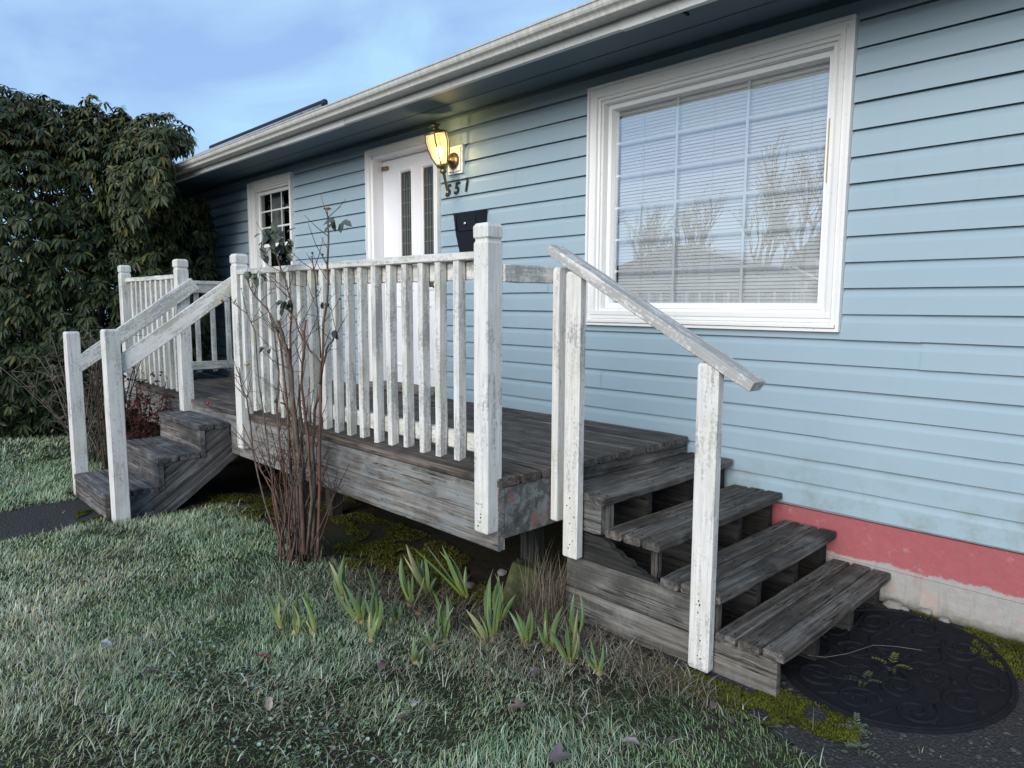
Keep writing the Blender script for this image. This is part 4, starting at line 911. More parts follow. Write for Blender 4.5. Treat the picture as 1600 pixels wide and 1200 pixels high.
def build_rhodo():
    rr = random.Random(5)
    lobes = [((-10.3, -1.75, 1.25), (1.75, 1.55, 2.2)), ((-9.65, -1.05, 1.95), (1.0, .85, 1.42)), ((-9.05, -.72, 1.5), (.62, .60, 1.55)), ((-9.3, -2.05, .55), (.85, .95, 1.05)), ((-8.55, -1.12, 2.25), (.50, .32, .60)), ((-11.0, -3.0, 1.2), (1.5, 1.2, 2.0)), ((-8.95, -1.5, .75), (.55, .7, 1.2)), ((-8.75, -.95, 1.1), (.5, .5, 1.2)), ((-10.0, -2.2, 2.9), (.8, .7, .62)), ((-8.75, -.78, 2.82), (.55, .36, .36)), ((-8.2, -1.02, 2.42), (.36, .18, .42)), ((-9.9, -2.9, .8), (1.0, .8, 1.1))]
    bush = thing('rhododendron_bush', (-10.0, -1.6, -.42), 'tall dark green rhododendron bush beside the far end of the house', 'bush')
    pts = []
    for (c, r_) in lobes:
        area = r_[0] * r_[1] + r_[0] * r_[2] + r_[1] * r_[2]; n = int(area * 640)
        for _ in range(n):
            v = Vector((rr.gauss(0, 1), rr.gauss(0, 1), rr.gauss(0, 1))).normalized(); s = rr.choice((1.0, 1.0, .97, .9, .78, .62)) * (1 + .13 * mnoise.noise(v * 2.3 + Vector(c)))
            s += rr.uniform(-.03, .05)
            p = Vector((c[0] + v.x * r_[0] * s, c[1] + v.y * r_[1] * s, c[2] + v.z * r_[2] * s))
            if p.z < -.30 or p.y > -.12 or (p.z > 2.28 and p.y > -.86 and p.z < 2.75) or (p.z >= 2.75 and p.y > -.62 + (p.z - 2.75) * 1.7): continue
            ins = False
            for (c2, r2) in lobes:
                if c2 == c: continue
                if ((p.x - c2[0]) / r2[0]) ** 2 + ((p.y - c2[1]) / r2[1]) ** 2 + ((p.z - c2[2]) / r2[2]) ** 2 < .5: ins = True
            if ins: continue
            ax = Vector((v.x / r_[0], v.y / r_[1], v.z / r_[2] + .5)).normalized() + Vector((rr.uniform(-.4, .4), rr.uniform(-.4, .4), rr.uniform(-.1, .5)))
            pts.append((p, ax, v))
    def vis(p, v):
        toc = (CAM - p); return toc.normalized().dot(Vector(v)) / (toc.length ** 2) if p.x > -10.8 else -1
    pts.sort(key=lambda q: -vis(q[0], q[2]))
    var = []
    for k in range(10):
        mb = MB(); cols = []; rhodo_whorl(mb, cols, (0, 0, 0), (0, 0, 1), random.Random(50 + k), .90, .10 + .05 * k)
        me = bpy.data.meshes.new('leaf_cluster'); me.from_pydata(mb.v, [], mb.f); at = me.attributes.new('tint', 'FLOAT_COLOR', 'POINT'); at.data.foreach_set('color', [c for q in cols for c in (*q, 1.0)]); me.materials.append(MAT['rhodo']); var.append(me)
    front = pts[:1500]; sel = set(rr.sample(range(len(front)), 290)); rest = [q for i, q in enumerate(pts) if i not in sel]
    for i in sel:
        p, ax, v = front[i]
        q = Vector((ax.x * .4, ax.y * .4, ax.z + .3)).to_track_quat('Z', 'Y').to_matrix().to_4x4()
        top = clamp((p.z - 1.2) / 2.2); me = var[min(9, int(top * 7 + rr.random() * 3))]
        link('leaf_cluster', me, None, bush, Matrix.Translation(p) @ q @ Matrix.Rotation(rr.uniform(0, 6.28), 4, 'Z'))
    mb = MB(); cols = []
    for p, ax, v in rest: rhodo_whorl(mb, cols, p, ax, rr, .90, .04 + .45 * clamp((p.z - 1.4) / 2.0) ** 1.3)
    o = tinted('foliage', mb, cols, MAT['rhodo'], bush); o['kind'] = 'stuff'
    mb = MB()
    for k in range(26):
        a = Vector((-9.9 + rr.uniform(-.5, .5), -1.6 + rr.uniform(-.4, .4), -.5)); q = pts[rr.randrange(len(pts))][0]
        m = a.lerp(q, .5) + Vector((rr.uniform(-.2, .2), rr.uniform(-.2, .2), .15)); mb.tube([a, a.lerp(m, .5) + Vector((0, 0, .1)), m, q], [.05, .038, .025, .01], 6)
    part('trunk', mb, MAT['bark'], bush, True)
build_rhodo()

PXM = lambda p: (Vector(p) - CAM).dot(_f) / 1091.24        # metres per photo pixel at a point
def px_on(px, py, Y): return ray_at(px, py, 1, Y)
def rose_leaf(parent, p, d, L, W, col, name='leaf', mat='leafy'):
    mb = MB(); cols = []; leaf_geo(mb, cols, (0, 0, 0), d, (0, -.6, .6), L, W, col, droop=.35, fold=.3, lv=(.28, .72)); return tinted(name, mb, cols, MAT[mat], parent, M=Matrix.Translation(p))
def build_rose():
    rr = random.Random(21); Y0 = -1.80
    rose = thing('rose_bush', (-3.66, -1.80, -.42), 'bare leggy rose bush with reddish canes in front of the deck railing', 'rose bush')
    T = [([(497, 868), (498, 800), (500, 720), (503, 590), (507, 505), (512, 440), (514, 390), (512, 350), (511, 330)], .0085, .0030, 0),
         ([(501, 560), (499, 502), (494, 465), (489, 422), (487, 401)], .004, .0022, -.02),
         ([(502, 590), (507, 554), (514, 539), (524, 527), (524, 516)], .006, .004, -.03),
         ([(500, 600), (501, 567), (485, 547), (473, 530), (462, 500), (449, 484)], .006, .003, -.05),
         ([(468, 862), (462, 760), (458, 680), (455, 600), (453, 522), (458, 479), (451, 454), (439, 425), (434, 408), (431, 386)], .0075, .0028, .05),
         ([(475, 865), (470, 760), (462, 660), (453, 578), (448, 550), (439, 522), (434, 502)], .013, .012, .0),
         ([(460, 866), (455, 760), (450, 640), (440, 540), (425, 493), (405, 471), (391, 451), (384, 431)], .0075, .0028, .06),
         ([(453, 876), (430, 830), (415, 790), (395, 705), (385, 623), (377, 606), (374, 575)], .0065, .0025, -.03),
         ([(447, 850), (430, 790), (420, 700), (405, 600), (400, 520), (385, 490), (366, 474), (350, 470)], .005, .0018, .08),
         ([(480, 866), (486, 780), (480, 690), (470, 600), (474, 540), (478, 500)], .0085, .0045, -.04),
         ([(488, 866), (492, 780), (488, 700), (492, 640), (500, 610)], .010, .006, .03),
         ([(466, 866), (450, 800), (441, 720), (432, 640), (437, 580), (428, 520), (418, 480)], .008, .003, .09),
         ([(470, 862), (478, 790), (474, 720), (470, 660), (468, 600)], .012, .006, .06),
         ([(458, 868), (440, 790), (428, 760), (410, 740), (398, 722)], .005, .002, -.06),
         ([(484, 864), (510, 800), (524, 770), (526, 758)], .003, .0015, -.04), ([(492, 864), (512, 812), (520, 780), (523, 765)], .003, .0015, .02)]
    joints = []
    for pts, r0, r1, dy in T:
        n = len(pts); base = px_on(pts[0][0], pts[0][1], Y0 + dy * .3); P3 = []
        for i, (a, b) in enumerate(pts):
            q = px_on(a, b, Y0 + dy * (.3 + .7 * i / (n - 1))); P3.append(q)
        fine = []
        for i in range(len(P3) - 1):
            for f in (0, .5): fine.append(P3[i].lerp(P3[i + 1], f) + Vector((rr.uniform(-.006, .006), rr.uniform(-.006, .006), 0)) * (1 if i else .3))
        fine.append(P3[-1]); m = len(fine); r0 *= 1.12; r1 *= 1.15; mb = MB(); mb.tube(fine, [r0 + (r1 - r0) * (i / (m - 1)) for i in range(m)], 6); part('cane', mb, MAT['cane'], rose, True)
        joints += [(fine[i], (fine[i + 1] - fine[i]).normalized(), r0) for i in range(2, m - 1)]
    for k in range(30):
        b = Vector((-3.66 + rr.gauss(0, .06), -1.80 + rr.gauss(0, .05), -.43)); H = rr.uniform(.55, 1.15); lx, ly = rr.gauss(-.08, .20), rr.gauss(0, .12); pts = []
        for i in range(7):
            f = i / 6; pts.append(b + Vector((lx * f ** 1.3 + rr.uniform(-.015, .015), ly * f + rr.uniform(-.015, .015), H * f)))
        r0 = rr.uniform(.003, .0075); mb = MB(); mb.tube(pts, [r0 * (1 - .6 * i / 6) for i in range(7)], 5); part('cane', mb, MAT['cane'], rose, True); joints += [(pts[i], (pts[i + 1] - pts[i]).normalized(), r0) for i in range(2, 6)]
    mbt = MB(); tips = []
    for k in range(340):
        p, d, r0 = rr.choice(joints)
        if p.z < .0 and rr.random() < .7: continue
        v = (d * .5 + Vector((rr.gauss(0, 1), rr.gauss(0, .8), rr.uniform(-.1, .9))).normalized()).normalized(); L = rr.uniform(.04, .22); c = p + v * L * .5 + Vector((rr.uniform(-.01, .01), rr.uniform(-.01, .01), .01)); e = c + (v + Vector((0, 0, .4))).normalized() * L * .5
        mbt.tube([p, c, e], [.0022, .0018, .0011], 4); tips.append(e)
        if rr.random() < .5:
            e2 = c + Vector((rr.gauss(0, 1), rr.gauss(0, 1), rr.uniform(-.3, .8))).normalized() * L * .4; mbt.tube([c, e2], [.0015, .0009], 4); tips.append(e2)
    o = part('twigs', mbt, MAT['twig'], rose); o['kind'] = 'stuff'
    mb = MB()
    for e in rr.sample(tips, 36): s = rr.uniform(.003, .008); mb.lathe([(0, -s), (s, 0), (0, s)], 5, 0, Matrix.Translation(e))
    part('dead_buds', mb, MAT['twig'], rose)['kind'] = 'stuff'
    G = (.028, .040, .026)
    def clump(px, py, n, spread, Y, L=.05, col=G):
        c = px_on(px, py, Y)
        for i in range(n):
            q = c + Vector((rr.gauss(0, spread), rr.gauss(0, spread * .7), rr.gauss(0, spread * .6))); d = Vector((rr.gauss(0, 1), rr.gauss(0, .6), rr.uniform(-1, .1))); v = rr.uniform(.7, 1.5)
            rose_leaf(rose, q, d, L * rr.uniform(.8, 1.3), L * rr.uniform(.62, .85), tuple(x * v for x in col))
    clump(432, 378, 46, .068, -1.76, .046); clump(524, 345, 5, .022, Y0, .055, (.045, .055, .045)); clump(445, 475, 12, .03, -1.80, .045); clump(405, 428, 4, .02, -1.75, .05); clump(381, 425, 2, .008, -1.74, .05, (.09, .10, .085)); clump(505, 475, 2, .01, -1.8, .04); clump(524, 517, 2, .006, -1.83, .035, (.02, .02, .02)); clump(410, 545, 3, .02, -1.75, .05); clump(432, 625, 3, .02, -1.8, .04, (.03, .025, .02)); clump(470, 740, 3, .03, -1.85, .04, (.03, .025, .02))
    for (px, py, Y, s) in ((347, 470, -1.72, .009), (325, 630, -1.75, .012), (455, 503, -1.8, .008), (330, 632, -1.78, .008)):
        c = px_on(px, py, Y); mb = MB(); mb.lathe([(0, -s), (s * .7, -s * .8), (s, 0), (s * .6, s * .9), (0, s)], 10, 0, Matrix.Translation(c)); part('rose_hip', mb, MAT['hip'], rose, True)
    mb = MB(); mb.tube([px_on(395, 705, -1.8), px_on(365, 668, -1.78), px_on(345, 645, -1.76), px_on(327, 632, -1.75)], [.003, .0025, .002, .0015], 5); part('cane', mb, MAT['cane'], rose)
    for (px, py, Y, s) in ((511, 326, -1.80, .028), (386, 570, -1.8, .024)):
        c = px_on(px, py, Y)
        for i in range(9):
            a = 2 * math.pi * i / 9; mb = MB(); cols = []; leaf_geo(mb, cols, (0, 0, 0), (math.cos(a), math.sin(a), .35), (0, 0, 1), s * rr.uniform(.8, 1.2), s * .8, (.3, .2, .13), droop=.5); tinted('petal', mb, cols, MAT['dry'], rose, M=Matrix.Translation(c))
        mb = MB(); mb.lathe([(0, -.012), (.011, -.004), (.012, .006), (0, .012)], 9, 0, Matrix.Translation(c)); part('bloom_heart', mb, MAT['petal'], rose, True)
build_rose()

def shrub(name, base, label, n, H, spread, seed, leafcol=None, nleaf=0, mat='twig', dead=40):
    rr = random.Random(seed); t = thing(name, base, label, 'shrub'); tips = []
    for k in range(n):
        b = Vector(base) + Vector((rr.gauss(0, .06), rr.gauss(0, .06), 0)); h = H * rr.uniform(.6, 1.05); lx, ly = rr.gauss(0, spread), rr.gauss(0, spread); pts = [b + Vector((lx * (i / 6) ** 1.2 + rr.uniform(-.015, .015), ly * (i / 6) ** 1.2, h * i / 6)) for i in range(7)]
        r0 = rr.uniform(.004, .009); mb = MB(); mb.tube(pts, [r0 * (1 - .6 * i / 6) for i in range(7)], 5); part('stem', mb, MAT[mat], t, True)
        tips += pts[2:]
    mb = MB(); ends = []
    for k in range(n * 9):
        p = rr.choice(tips); v = Vector((rr.gauss(0, 1), rr.gauss(0, 1), rr.uniform(0, 1.2))).normalized() * rr.uniform(.05, .22); mb.tube([p, p + v * .5 + Vector((0, 0, .01)), p + v], [.0025, .002, .0013], 4); ends.append(p + v)
    part('twigs', mb, MAT[mat], t)['kind'] = 'stuff'
    if nleaf:
        mb = MB(); cols = []
        for k in range(nleaf):
            p = rr.choice(ends + tips) + Vector((rr.gauss(0, .03), rr.gauss(0, .03), rr.gauss(0, .03))); v = rr.uniform(.6, 1.5); leaf_geo(mb, cols, p, (rr.gauss(0, 1), rr.gauss(0, 1), rr.uniform(-.8, .4)), (0, 0, 1), rr.uniform(.03, .06), rr.uniform(.018, .032), tuple(x * v for x in leafcol), .3)
        o = tinted('foliage', mb, cols, MAT['dry'], t); o['kind'] = 'stuff'
    return t
shrub('dormant_shrub', (-7.15, -2.0, -.4), 'dormant brown shrub with dried flower heads at the left edge, behind the outer newel post', 26, 1.15, .30, 31, (.07, .055, .045), 300, 'bark')
shrub('red_leaved_shrub', (-6.22, -1.84, -.4), 'small shrub with dark red winter leaves left of the front stairs', 18, .80, .10, 33, (.085, .018, .016), 620)
shrub('bare_shrub', (-6.33, -2.05, -.4), 'leafless brown-stemmed shrub between the two newel posts', 14, 1.2, .16, 35, (.02, .03, .022), 60)

# iris clumps: (base px, tips px)
IRIS = [((440, 985), [(430, 930), (452, 945)]), ((460, 995), [(455, 950), (466, 938)]), ((490, 995), [(479, 933), (495, 945), (486, 950)]), ((535, 935), [(511, 885), (537, 875)]), ((565, 972), [(540, 912), (560, 925)]), ((585, 985), [(572, 898), (590, 922), (582, 930)]), ((620, 975), [(613, 940), (624, 945)]),
        ((641, 945), [(636, 905), (650, 898), (628, 880)]), ((668, 925), [(634, 855), (655, 868), (660, 880)]), ((728, 925), [(667, 855), (695, 850), (702, 872), (726, 884), (684, 862)]), ((696, 1000), [(677, 925), (700, 935), (711, 950), (690, 940)]), ((678, 1012), [(662, 980), (692, 985)]), ((755, 1003), [(742, 960), (724, 955)]), ((770, 1000), [(772, 905), (784, 915), (760, 950)]), ((780, 962), [(776, 898), (785, 925)]),
        ((822, 1007), [(806, 957), (828, 952), (817, 965)]), ((858, 1012), [(856, 948), (838, 972)]), ((892, 1036), [(885, 970), (901, 962), (880, 985)]), ((898, 995), [(893, 928), (907, 962), (884, 948)]), ((936, 1050), [(922, 1002), (943, 1003)]), ((650, 1036), [(650, 1000), (655, 1010)]), ((580, 1002), [(577, 965)]), ((606, 985), [(600, 965), (612, 968)])]
IL = ['outermost on the left, two short grey-green blades', 'short pair of upright blades near the left end', 'three bluish blades left of the rose bush shadow', 'two tall blades nearest the rose bush', 'pale-footed blades right of the rose bush', 'tall narrow blades beside pale-footed ones', 'two short blades in mid-bed', 'arching blades with a yellow foot', 'long blade leaning left beneath the deck corner', 'largest fan of broad blades under the deck corner', 'full clump of green blades in front of the largest fan', 'short yellow-green pair in front of the full clump', 'low leaning blades left of the tallest upright pair', 'upright clump with blades crossing near the deck corner', 'slim upright pair behind the crossing blades', 'three grey-green blades before the concrete pier', 'blade pair right of the grey-green three', 'broad short clump nearest the stair side boards', 'upright clump against the stair side boards', 'last small clump toward the white handrail post', 'tiny yellow-green sprout at the lawn edge', 'single sprout at the lawn edge', 'small sprouts hidden in the grass of the bed']
def build_iris():
    rr = random.Random(77)
    for ((bx, by), tips), lab in zip(IRIS, IL):
        base = ray_at(bx, by, 2, -.425); base.z = gz(base.x, base.y) - .004; m = PXM(base)
        t = thing('iris_plant', base, 'iris clump in the bed: ' + lab, 'iris', 'iris clumps in the bed before the deck')
        tips = list(tips) + [(a + rr.uniform(-20, 20), by - (by - b) * rr.uniform(.5, 1.1)) for a, b in (list(tips) * 2)[:3]]
        for i, (tx, ty) in enumerate(tips):
            d = _r * ((tx - bx) * m) + Vector((0, 0, 1)) * ((by - ty) * m * 1.2) + Vector((_f.x, _f.y, 0)) * rr.uniform(-.04, .04)
            L = d.length; mb = MB(); cols = []; seg = 6; s = (_r * math.cos(rr.uniform(-.9, .9)) + Vector((_f.x, _f.y, 0)) * rr.uniform(-.7, .7)).normalized(); nn = s.cross(d.normalized()); W = rr.uniform(.012, .028) * (1.25 if L > .16 else 1); o0 = rr.uniform(-.012, .012)
            bendv = nn * rr.uniform(-.5, .5) * L + _r * rr.uniform(-.35, .35) * L
            g = rr.uniform(.7, 1.25); frost = rr.random() * .5; yl = .8 if rr.random() < .16 else 0
            for k in range(seg + 1):
                f = k / seg; c = _r * o0 + d * f + bendv * (f * f - f) ; w = W * (.55 + .9 * f - 1.45 * f ** 2.6) * .5 + .0006
                if k == seg: w = .0006
                mb.v += [tuple(c - s * w), tuple(c + nn * w * .35), tuple(c + s * w)]
                col = Vector((.25, .26, .05)).lerp(Vector((.092, .158, .048)), clamp(f * 2.2)) * g; col = col.lerp(Vector((.15, .20, .16)), frost * f); col = col.lerp(Vector((.30, .27, .15)), yl * f); cols += [tuple(col)] * 3
            for k in range(seg):
                for j in range(2): mb.f.append((k * 3 + j, k * 3 + j + 1, k * 3 + j + 4, k * 3 + j + 3)); mb.m.append(0)
            tinted('leaf', mb, cols, MAT['leafy'], t, M=Matrix.Translation(base))
        mb = MB(); mb.lathe([(.010, -.012), (.013, .004), (.008, .018), (0, .022)], 7, 0, Matrix.Translation(base)); part('rhizome', mb, MAT['petal'], t)
build_iris()

# fallen leaves
FL = [(130, 918, .055, (.42, .10, .09), 5, 'small bright pink-red leaf on the lawn left of the rose bush'), (166, 1018, .05, (.30, .32, .36), 1, 'pale grey folded leaf on the lawn near the left edge'), (230, 1060, .06, (.05, .045, .04), 1, 'dark brown oval leaf sunk in the lawn at left'), (410, 1033, .055, (.16, .05, .05), 1, 'dull red leaf standing in the lawn before the iris bed'), (420, 1110, .05, (.38, .27, .25), 1, 'pinkish tan leaf on the clover patch'), (650, 1105, .055, (.36, .34, .31), 5, 'pale curled leaf in the middle of the lawn'), (634, 1130, .05, (.12, .09, .075), 1, 'brown curled leaf just below the pale one'), (812, 1105, .07, (.17, .12, .105), 5, 'brownish pink leaf right of the lawn centre'), (868, 1183, .095, (.12, .105, .11), 5, 'large grey-purple lobed leaf at the bottom edge of the lawn'), (1042, 1155, .075, (.14, .12, .10), 5, 'dark curled leaf in tall grass near the handrail post'), (985, 1157, .05, (.22, .20, .19), 1, 'small grey-brown leaf left of the dark curled one'), (838, 1046, .055, (.13, .11, .13), 5, 'purplish leaf in dry grass before the iris bed'), (600, 1043, .06, (.14, .09, .085), 1, 'brown leaf at the front of the iris bed'), (1115, 1100, .05, (.16, .13, .12), 1, 'brown leaf on the moss below the handrail post'), (655, 955, .045, (.30, .13, .07), 1, 'rusty orange leaf between iris clumps'), (688, 958, .045, (.27, .15, .09), 1, 'tan orange leaf under the iris fan'), (960, 1015, .06, (.13, .12, .13), 5, 'grey leaf in the litter by the stair side boards')]
def build_leaves():
    rr = random.Random(3)
    for (px, py, s, col, lob, lab) in FL:
        s *= .60; p = ray_at(px, py, 2, -.40); p.z = gz(p.x, p.y) + .026; p = Vector(p); n = 30; mb = MB(); a0 = rr.uniform(0, 6.28); cu = rr.uniform(.5, 1.3) if lob == 1 else rr.uniform(.25, .6)
        vs = [(0, 0, 0)]; 
        for rgf in (.5, 1.0):
            for i in range(n):
                a = 2 * math.pi * i / n
                r_ = (.42 + .58 * abs(math.cos(a * 2.5)) ** .8) * (1 + .10 * math.sin(a * 15)) * (.8 + .2 * math.cos(a)) if lob == 5 else (1.0 if abs(math.cos(a)) > .99 else .5 + .5 * abs(math.cos(a)) ** 1.5)
                x, y = r_ * s * rgf * math.cos(a), r_ * s * rgf * math.sin(a) * (1 if lob == 5 else .8); vs.append((x, y, cu * (y * y / s) - .25 * x * x / s + rr.uniform(-.05, .05) * s * rgf))
        mb.add(vs, [(0, 1 + i, 1 + (i + 1) % n) for i in range(n)] + [(1 + i, 1 + n + i, 1 + n + (i + 1) % n, 1 + (i + 1) % n) for i in range(n)])
        cols = [tuple(x * rr.uniform(.75, 1.2) for x in col) for _ in mb.v]
        M = Matrix.Translation(p) @ Matrix.Rotation(rr.uniform(-.35, .35), 4, 'X') @ Matrix.Rotation(rr.uniform(-.35, .35), 4, 'Y') @ Matrix.Rotation(a0, 4, 'Z')
        tag(tinted('fallen_leaf', mb, cols, MAT['dry'], None, True, M), lab, 'fallen leaf', 'fallen leaves on the lawn and bed')
build_leaves()

def build_small():
    rr = random.Random(9)
    # stones by the foundation
    ST = [((1396, 958), .045, 'brownish stone tucked against the far end of the lowest tread'), ((1412, 962), .022, 'small pale pebble beside the brownish stone'), ((1446, 966), .034, 'flat pale stone in the moss by the foundation'), ((1475, 978), .026, 'small stone at the back rim of the doormat'), ((785, 885), .03, 'pale pebble in the dirt under the deck corner'), ((735, 905), .028, 'stone half hidden behind the iris fan'), ((800, 905), .022, 'small stone left of the mossy concrete pier')]
    for (q, s, lab) in ST:
        p = ray_at(q[0], q[1], 2, -.42); p.z = gz(p.x, p.y) + s * .2
        bm = bmesh.new(); bmesh.ops.create_icosphere(bm, subdivisions=2, radius=s)
        for v in bm.verts: v.co *= 1 + .3 * mnoise.noise(v.co * (1.3 / s) + Vector((q[0], 0, 0))); v.co.z *= .6
        me = bpy.data.meshes.new('stone'); bm.to_mesh(me); bm.free(); o = link('stone', me, MAT['stone'], None, Matrix.Translation(p)); tag(o, lab, 'stone', 'loose stones on the ground')
    # mossy concrete pier block, leaning
    mb = MB(); mb.add([(-.11, -.10, -.12), (.11, -.10, -.12), (.11, .10, -.12), (-.11, .10, -.12), (-.075, -.07, .13), (.075, -.07, .13), (.075, .07, .12), (-.075, .07, .12)], [(0, 3, 2, 1), (4, 5, 6, 7), (0, 1, 5, 4), (1, 2, 6, 5), (2, 3, 7, 6), (3, 0, 4, 7)])
    o = part('pier_block', mb, MAT['pier'], None, M=Matrix.Translation((-2.40, -1.17, -.37)) @ Matrix.Rotation(.14, 4, 'Y') @ Matrix.Rotation(.3, 4, 'Z')); tag(o, 'mossy tapered concrete pier block leaning under the deck corner', 'concrete block')
    b = o.modifiers.new('bevel', 'BEVEL'); b.width = .012; b.segments = 2
    # litter of dry stems: lying straw in the bed, long tufts beside the pier
    def straw(name, label, specs):
        bs, ds, Ls, Ws, Bn, C = [], [], [], [], [], []
        for (cx, cy, sx, sy, n, L0, L1, bd, zoff) in specs:
            for _ in range(n):
                x, y = rr.gauss(cx, sx), rr.gauss(cy, sy); a = rr.uniform(0, 6.28)
                if on_path_right(x, y) and rr.random() < .75: continue
                if name == 'dry_litter' and x > -2.12 and y > -1.20: continue
                bs.append((x, y, gz(x, y) + zoff + rr.uniform(0, .012))); ds.append((math.cos(a), math.sin(a))); Ls.append(rr.uniform(L0, L1)); Ws.append(rr.uniform(.0018, .0036)); Bn.append(rr.uniform(*bd)); v = rr.uniform(.5, 1.3); c = rr.choice([(.20, .17, .115), (.13, .10, .07), (.25, .23, .18), (.09, .075, .05)]); C.append(tuple(q * v for q in c))
        o = blade_mesh(name, np.array(bs), np.array(ds), np.array(Ls), np.array(Ws), np.array(Bn), np.array(C), MAT['dry'], 4); tag(o, label, 'dry grass', kind='stuff')
    straw('dry_litter', 'dry brown stalks and straw littering the flower bed', [(-1.9, -1.36, .32, .10, 1500, .05, .13, (1.3, 2.0), .0), (-2.5, -1.62, .4, .15, 1400, .05, .12, (1.3, 2.0), 0), (-1.5, -1.36, .18, .07, 700, .04, .12, (1.2, 1.9), 0), (-1.95, -1.72, .25, .12, 500, .05, .11, (1.2, 1.9), .005), (-3.0, -1.75, .25, .12, 400, .04, .1, (1.3, 1.9), 0), (-7.7, -1.85, .6, .2, 700, .05, .12, (1.2, 1.9), 0)])
    straw('dry_grass_tuft', 'long tangled dead grass hanging beside the mossy pier', [(-2.22, -1.24, .05, .045, 330, .16, .42, (.25, 1.6), .0), (-2.25, -1.33, .09, .04, 160, .10, .24, (.5, 1.7), .0), (-2.13, -1.27, .03, .03, 120, .18, .36, (.1, 1.0), .0)])
    # clover patches in the lawn
    pts = []
    for (px, py, s, n) in ((265, 1075, .10, 260), (300, 1010, .10, 200), (430, 1130, .13, 420), (470, 1165, .12, 380), (400, 1075, .10, 260), (230, 1190, .14, 240), (330, 1050, .08, 200), (600, 1190, .12, 160)):
        c = ray_at(px, py, 2, -.40); pts += [(rr.gauss(c.x, s), rr.gauss(c.y, s)) for _ in range(int(n * .22))]
    mb = MB(); cols = []
    for x, y in pts:
        r_ = rr.uniform(.004, .0085); z = gz(x, y) + rr.uniform(.004, .028); t1, t2 = rr.uniform(-.5, .5), rr.uniform(-.5, .5); k = 6; o = len(mb.v); v = rr.uniform(.7, 1.3); col = tuple(q * v for q in rr.choice([(.15, .22, .16), (.24, .31, .26), (.11, .17, .11)]))
        for i in range(k): a = 2 * math.pi * i / k; mb.v.append((x + r_ * math.cos(a), y + r_ * math.sin(a), z + t1 * r_ * math.cos(a) + t2 * r_ * math.sin(a)))
        mb.v.append((x, y, z - r_ * .35)); mb.f += [(o + i, o + (i + 1) % k, o + k) for i in range(k)]; cols += [col] * (k + 1)
    tag(tinted('clover', mb, cols, MAT['grass']), 'frosted round clover leaves in patches on the lawn', 'clover', kind='stuff')
    # pebbles set in the path
    mb = MB()
    for _ in range(900):
        x, y = rr.uniform(-1.3, .2), rr.uniform(-1.6, -.1)
        if not on_path_right(x, y) or ((x + .86) / .42) ** 2 + ((y + .58) / .53) ** 2 < 1.02: continue
        s = rr.choice((.003, .004, .005, .006, .010)) * rr.uniform(.8, 1.2); z = gz(x, y) + .004; M = Matrix.Translation((x, y, z)) @ Matrix.Rotation(rr.uniform(0, 3), 4, 'Z') @ Matrix.Diagonal((1.4, 1, .6, 1)); mb.lathe([(0, -s), (s * .8, -s * .5), (s, 0), (s * .7, s * .6), (0, s * .8)], 6, 0, M)
    o = part('pebbles', mb, MAT['pebble'], None, True); tag(o, 'small pebbles set in the dark path', 'pebbles', kind='stuff')
    # weeds
    def weed(name, px, py, n, L, col, label, fern=False):
        p = ray_at(px, py, 2, -.42); p.z = gz(p.x, p.y) + .006; t = thing(name, p, label, 'weed')
        for k in range(n):
            a = 2 * math.pi * k / n + rr.uniform(-.4, .4); d = Vector((math.cos(a), math.sin(a), rr.uniform(.25, .9))).normalized(); mb = MB(); cols = []; l = L * rr.uniform(.6, 1.1)
            for j in range(5):
                f = .25 + .18 * j; c = p + d * l * f - Vector((0, 0, .35 * l * f * f))
                for sgn in (-1, 1):
                    s = Vector((-d.y, d.x, 0)) * sgn + d * .6 + Vector((0, 0, .15)); v = rr.uniform(.7, 1.3); leaf_geo(mb, cols, c, s, (0, 0, 1), l * .26 * (1.15 - f * .5), l * .11, tuple(q * v for q in col), .2)
            tinted('leaf', mb, cols, MAT['leafy'], t)
    weed('fern_weed', 1392, 1042, 4, .10, (.07, .085, .02), 'yellow-green ferny weed growing through the doormat')
    weed('fern_weed', 1350, 1066, 4, .09, (.05, .065, .02), 'smaller dull ferny weed at the near-left part of the doormat')
    weed('path_weed', 1338, 1140, 8, .075, (.10, .125, .07), 'feathery grey-green weed on the path in front of the doormat')
    weed('path_weed', 1345, 1172, 7, .07, (.095, .12, .065), 'second feathery weed on the path nearest the bottom edge')
    mb = MB(); pts = [ray_at(a, b, 2, -.395) for a, b in ((1262, 1024), (1290, 1027), (1325, 1021), (1365, 1008), (1400, 1010), (1440, 1016))]; mb.tube(pts, .0012, 5); tag(part('fallen_twig', mb, MAT['bark']), 'thin pale twig lying across the doormat from under the stairs', 'twig')
build_small()

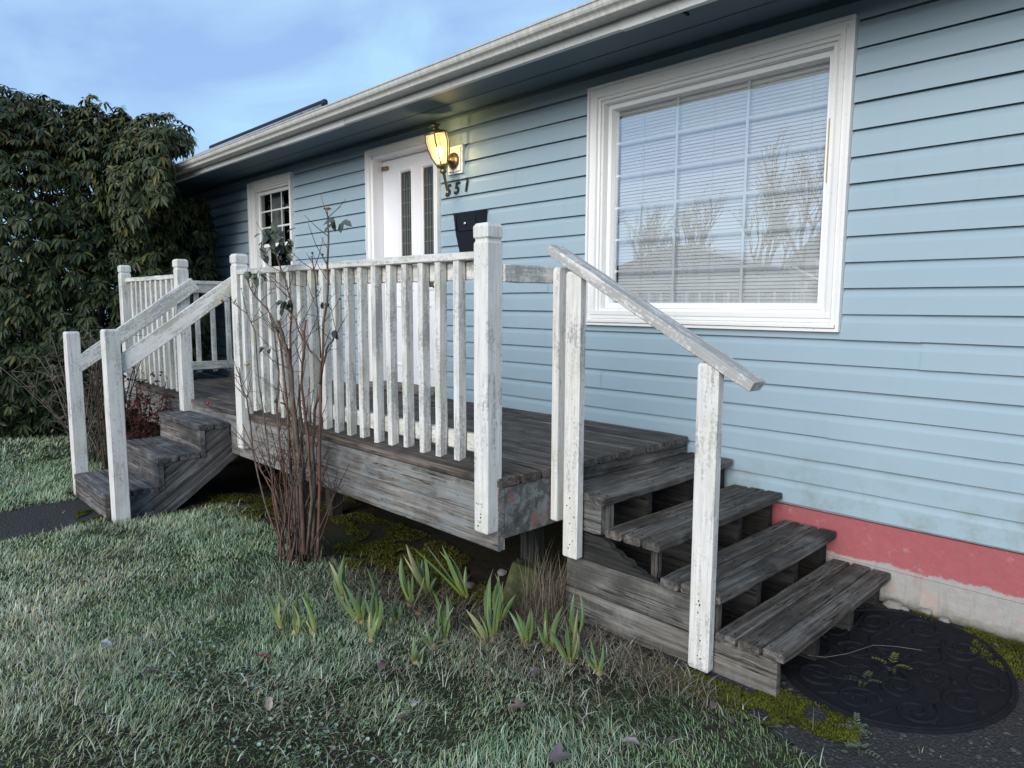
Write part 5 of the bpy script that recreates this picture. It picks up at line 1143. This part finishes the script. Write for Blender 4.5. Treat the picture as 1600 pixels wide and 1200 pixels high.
# ------------------------------------------------------------------ across the street (seen mirrored in the picture window)
def bare_tree(base, H, seed, label):
    rr = random.Random(seed); t = thing('bare_tree', base, label, 'tree', 'bare trees across the street'); trunk = MB(); crown = MB()
    def grow(mb, p, d, L, r_, lev):
        pts = [p]; q = Vector(p); n = 4
        for i in range(n): d = (d + Vector((rr.gauss(0, .10), rr.gauss(0, .10), .05))).normalized(); q = q + d * (L / n); pts.append(q.copy())
        mb.tube(pts, [r_ * (1 - .45 * i / n) for i in range(n + 1)], 5 if lev < 2 else 3)
        if lev >= 5: return
        for k in range(rr.randint(3, 4) if lev else 5):
            f = rr.randint(2, n); a = rr.uniform(0, 6.28); o = d.orthogonal().normalized(); o2 = d.cross(o); side = o * math.cos(a) + o2 * math.sin(a)
            grow(crown if lev >= 0 else mb, pts[f], (d * 1.0 + side * rr.uniform(.35, .75) + Vector((0, 0, .25))).normalized(), L * rr.uniform(.58, .78), r_ * .5, lev + 1)
    grow(trunk, Vector(base), Vector((0, 0, 1)), H * .30, .20, 0)
    part('trunk', trunk, MAT['bark'], t, True); part('crown', crown, MAT['bark'], t)
for i, (x, y, h, lab) in enumerate(((-24.0, -25, 8.6, 'leftmost'), (-20.6, -26, 9.4, 'second from left'), (-17.6, -25, 9.0, 'middle'), (-14.9, -26, 9.2, 'second from right'), (-11.6, -24, 10.5, 'rightmost and tallest'))):
    bare_tree((x, y, -.5), h, 60 + i, 'bare winter tree across the street mirrored in the picture window, ' + lab)
def neighbour(x0, x1, y0, y1, eave, ridge, label):
    h = thing('neighbour_house', ((x0 + x1) / 2, (y0 + y1) / 2, -.43), label, 'house', 'houses across the street')
    mb = MB(); mb.box(x0, x1, y0, y1, -.5, eave); xm = (x0 + x1) / 2
    mb.add([(x0, y1, eave), (x1, y1, eave), (xm, y1, ridge - .1), (x0, y0, eave), (x1, y0, eave), (xm, y0, ridge - .1)], [(0, 1, 2), (5, 4, 3)]); part('wall', mb, MAT['nsiding'], h)
    mb = MB(); o = .5
    for s in (-1, 1):
        a = x0 - o if s < 0 else x1 + o; mb.add([(a, y0 - o, eave - .25), (a, y1 + o, eave - .25), (xm, y1 + o, ridge), (xm, y0 - o, ridge), (a, y0 - o, eave - .1), (a, y1 + o, eave - .1), (xm, y1 + o, ridge + .15), (xm, y0 - o, ridge + .15)], [(0, 3, 2, 1), (4, 5, 6, 7), (0, 1, 5, 4), (1, 2, 6, 5), (3, 0, 4, 7)])
    part('roof', mb, MAT['nroof'], h)
    for k in range(2):
        xw = x0 + (x1 - x0) * (.28 + .44 * k); mb = MB(); mb.ring(xw - .7, xw + .7, .6, 2.0, [(0, y1 + .01), (0, y1 + .05), (.1, y1 + .05), (.1, y1 + .01)]); w = part('window', mb, MAT['vinyl'], h); mb = MB(); mb.box(xw - .6, xw + .6, y1 + .005, y1 + .02, .7, 1.9); part('pane', mb, MAT['leaded'], w)
neighbour(-14.4, -6.5, -38, -29, 3.2, 6.2, 'dark gabled house across the street mirrored in the right of the picture window')
neighbour(-28, -16, -42, -31, 2.9, 4.3, 'low dark house across the street mirrored along the bottom of the picture window')
